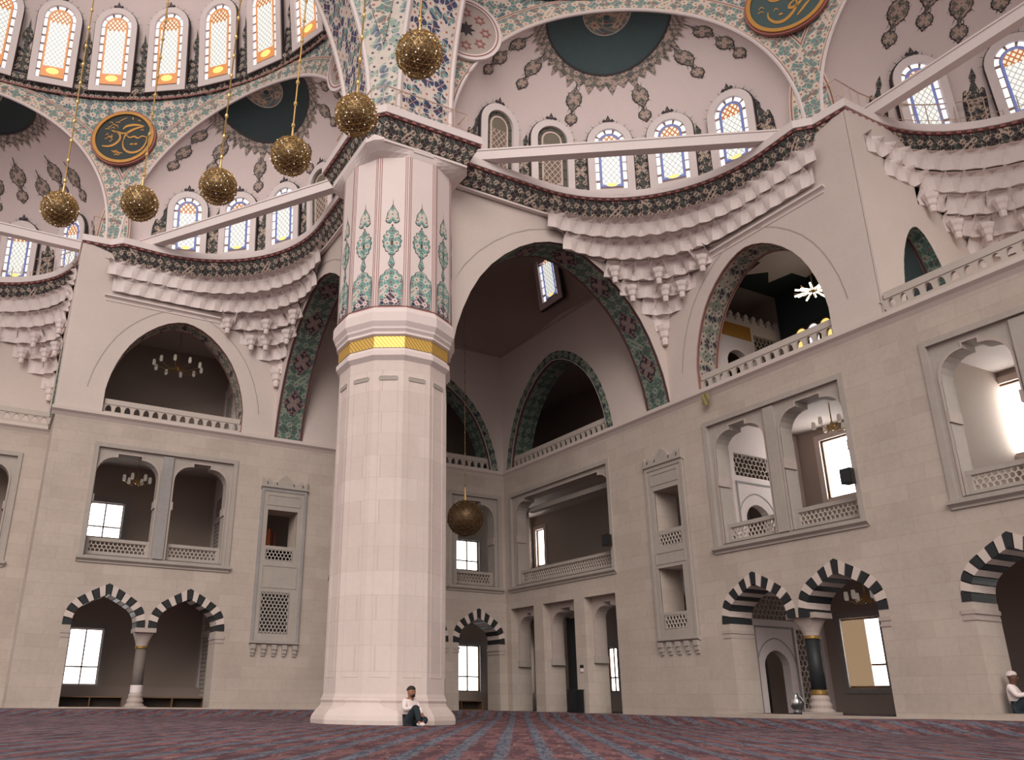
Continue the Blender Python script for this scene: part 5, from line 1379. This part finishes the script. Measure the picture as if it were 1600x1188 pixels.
# ================================================================== PEOPLE
def skin_mesh(name, J, E, mat, parent, root=0, sub=2):
    """J: name -> (xyz, radius)"""
    names = list(J); idx = {n: i for i, n in enumerate(names)}
    me = bpy.data.meshes.new(name); me.from_pydata([J[n][0] for n in names], [(idx[a], idx[b]) for a, b in E], []); me.materials.append(mat)
    o = obj(name, me, parent)
    sk = o.modifiers.new('skin', 'SKIN'); sk.use_smooth_shade = True
    for i, n in enumerate(names):
        r = J[n][1]; me.skin_vertices[0].data[i].radius = (r, r) if not isinstance(r, tuple) else r
        me.skin_vertices[0].data[i].use_root = (i == root)
    ss = o.modifiers.new('subdivision', 'SUBSURF'); ss.levels = sub; ss.render_levels = sub
    return o
def person(loc, rz, label, skin, hair, cap=False, knee_in=0.0, look=0.0):
    """seated on the ground, facing local -Y; local +X is the person's left"""
    p = thing('person', label, 'person', loc, rz)
    J = {'pelvis': ((0, 0.0, 0.13), 0.11), 'belly': ((0, 0.04, 0.30), 0.105), 'chest': ((0, 0.07, 0.47), 0.115), 'neck': ((0, 0.03, 0.62), 0.052), 'skull': ((0, 0.0, 0.70), 0.1), 'crown': ((0, 0.005, 0.785), 0.115), 'top': ((0, 0.01, 0.84), 0.085)}
    E = [('pelvis', 'belly'), ('belly', 'chest'), ('chest', 'neck'), ('neck', 'skull'), ('skull', 'crown'), ('crown', 'top')]
    legs = {1: ((0.14, -0.36, 0.15), (0.02, -0.40, 0.08), (-0.10, -0.44, 0.05)), -1: ((-0.13, -0.33, 0.44), (-0.14, -0.46, 0.09), (-0.15, -0.60, 0.045))}
    arms = {1: ((0.25, -0.06, 0.33), (0.12, -0.26, 0.27)), -1: ((-0.26, -0.05, 0.36), (-0.14, -0.26, 0.42))}
    for s in (1, -1):
        n = 'l' if s > 0 else 'r'
        k, a, f = legs[s]
        J.update({n+'hip': ((0.09*s, -0.02, 0.12), 0.085), n+'knee': (k, 0.058), n+'calf': (tuple((k[i]*0.6+a[i]*0.4) for i in range(3)), 0.052), n+'ankle': (a, 0.036), n+'toe': (f, 0.034)})
        E += [('pelvis', n+'hip'), (n+'hip', n+'knee'), (n+'knee', n+'calf'), (n+'calf', n+'ankle'), (n+'ankle', n+'toe')]
        e, w = arms[s]
        d = Vector(w)-Vector(e); d.normalize(); side = Vector((-s, 0, 0)); palm = Vector(w)+d*0.06
        J.update({n+'shoulder': ((0.165*s, 0.06, 0.55), 0.055), n+'elbow': (e, 0.04), n+'wrist': (w, 0.026), n+'palm': (tuple(palm), (0.03, 0.02))})
        E += [('chest', n+'shoulder'), (n+'shoulder', n+'elbow'), (n+'elbow', n+'wrist'), (n+'wrist', n+'palm')]
        for q in range(4):
            o_ = Vector((-s*(0.03-0.02*q), 0, 0)); L = (0.045, 0.052, 0.048, 0.036)[q]
            a1 = palm+o_+d*0.02; a2 = palm+o_+d*(0.02+L*0.8)+Vector((0, 0, -0.012)); a3 = a2+d*L*0.35+Vector((0, 0, -0.028))
            for t, pt in (('a', a1), ('b', a2), ('c', a3)): J[n+'finger%d%s' % (q, t)] = (tuple(pt), 0.0085)
            E += [(n+'palm', n+'finger%da' % q), (n+'finger%da' % q, n+'finger%db' % q), (n+'finger%db' % q, n+'finger%dc' % q)]
        t1 = Vector(w)+d*0.02+side*0.04; t2 = t1+d*0.035+side*0.01
        J[n+'thumba'] = (tuple(t1), 0.010); J[n+'thumbb'] = (tuple(t2), 0.009); E += [(n+'wrist', n+'thumba'), (n+'thumba', n+'thumbb')]
    skin_mesh('body', J, E, skin, p)
    T = {k: (J[k][0], r) for k, r in (('pelvis', 0.155), ('belly', 0.15), ('chest', 0.155), ('lshoulder', 0.078), ('rshoulder', 0.078), ('lelbow', 0.06), ('relbow', 0.06), ('lwrist', 0.042), ('rwrist', 0.042))}
    T['collar'] = ((0, 0.045, 0.585), 0.068)
    skin_mesh('shirt', T, [('pelvis', 'belly'), ('belly', 'chest'), ('chest', 'collar'), ('chest', 'lshoulder'), ('chest', 'rshoulder'), ('lshoulder', 'lelbow'), ('rshoulder', 'relbow'), ('lelbow', 'lwrist'), ('relbow', 'rwrist')], m_shirt, p)
    T = {k: (J[k][0], r) for k, r in (('pelvis', 0.145), ('lhip', 0.125), ('rhip', 0.125), ('lknee', 0.088), ('rknee', 0.088), ('lcalf', 0.08), ('rcalf', 0.08), ('lankle', 0.06), ('rankle', 0.06))}
    skin_mesh('trousers', T, [('pelvis', 'lhip'), ('pelvis', 'rhip'), ('lhip', 'lknee'), ('rhip', 'rknee'), ('lknee', 'lcalf'), ('rknee', 'rcalf'), ('lcalf', 'lankle'), ('rcalf', 'rankle')], m_trouser, p)
    # hair or cap: shell over the crown
    rows = []
    for i in range(7):
        ph = PI*0.53*i/6; rows.append([(0.108*sin(ph)*cos(2*PI*j/16), 0.012+0.116*sin(ph)*sin(2*PI*j/16)+(0.012 if i > 4 else 0), 0.80+0.105*cos(ph)+(0.02 if sin(2*PI*j/16) < -0.3 and i > 4 else 0)) for j in range(16)])
    part('cap' if cap else 'hair', grid(rows, True), hair, p, smooth=True)
    part('nose', grid([[(-0.014, -0.085, 0.775), (0.0, -0.096, 0.775), (0.014, -0.085, 0.775)], [(-0.02, -0.08, 0.735), (0.0, -0.118, 0.733), (0.02, -0.08, 0.735)], [(-0.014, -0.08, 0.722), (0, -0.095, 0.72), (0.014, -0.08, 0.722)]]), skin, p)
    for s in (1, -1):
        part('eye', sphere((0.034*s, -0.084, 0.775), 0.014, 8, 6), m_hair, p); part('ear', sphere((0.09*s, 0.0, 0.76), 0.024, 8, 6, (0.5, 0.8, 1.2)), skin, p)
        part('shoe', sphere((legs[s][2][0], legs[s][2][1]+0.02, 0.05), 0.05, 10, 6, (0.9, 1.9, 0.85)), m_shirt if not cap else m_trouser, p)
    if not cap: part('beard', sphere((0, -0.045, 0.675), 0.055, 12, 8, (1.25, 1.0, 0.8)), hair, p, smooth=True)
    part('mouth', sphere((0, -0.094, 0.702), 0.02, 8, 6, (1.4, 0.5, 0.4)), m_hair, p)
    return p
vd = math.atan2(-21.2, -9.74)
person((-10.82, -12.62, 0.0), vd+PI/2+R_(38), 'person in white shirt and dark trousers seated against the pier base', m_skin, m_hair)
person((0.42, -20.22, 0.44), R_(18), 'person in white cap and shirt seated in the dark arch at the edge', m_skin2, m_cap, True)
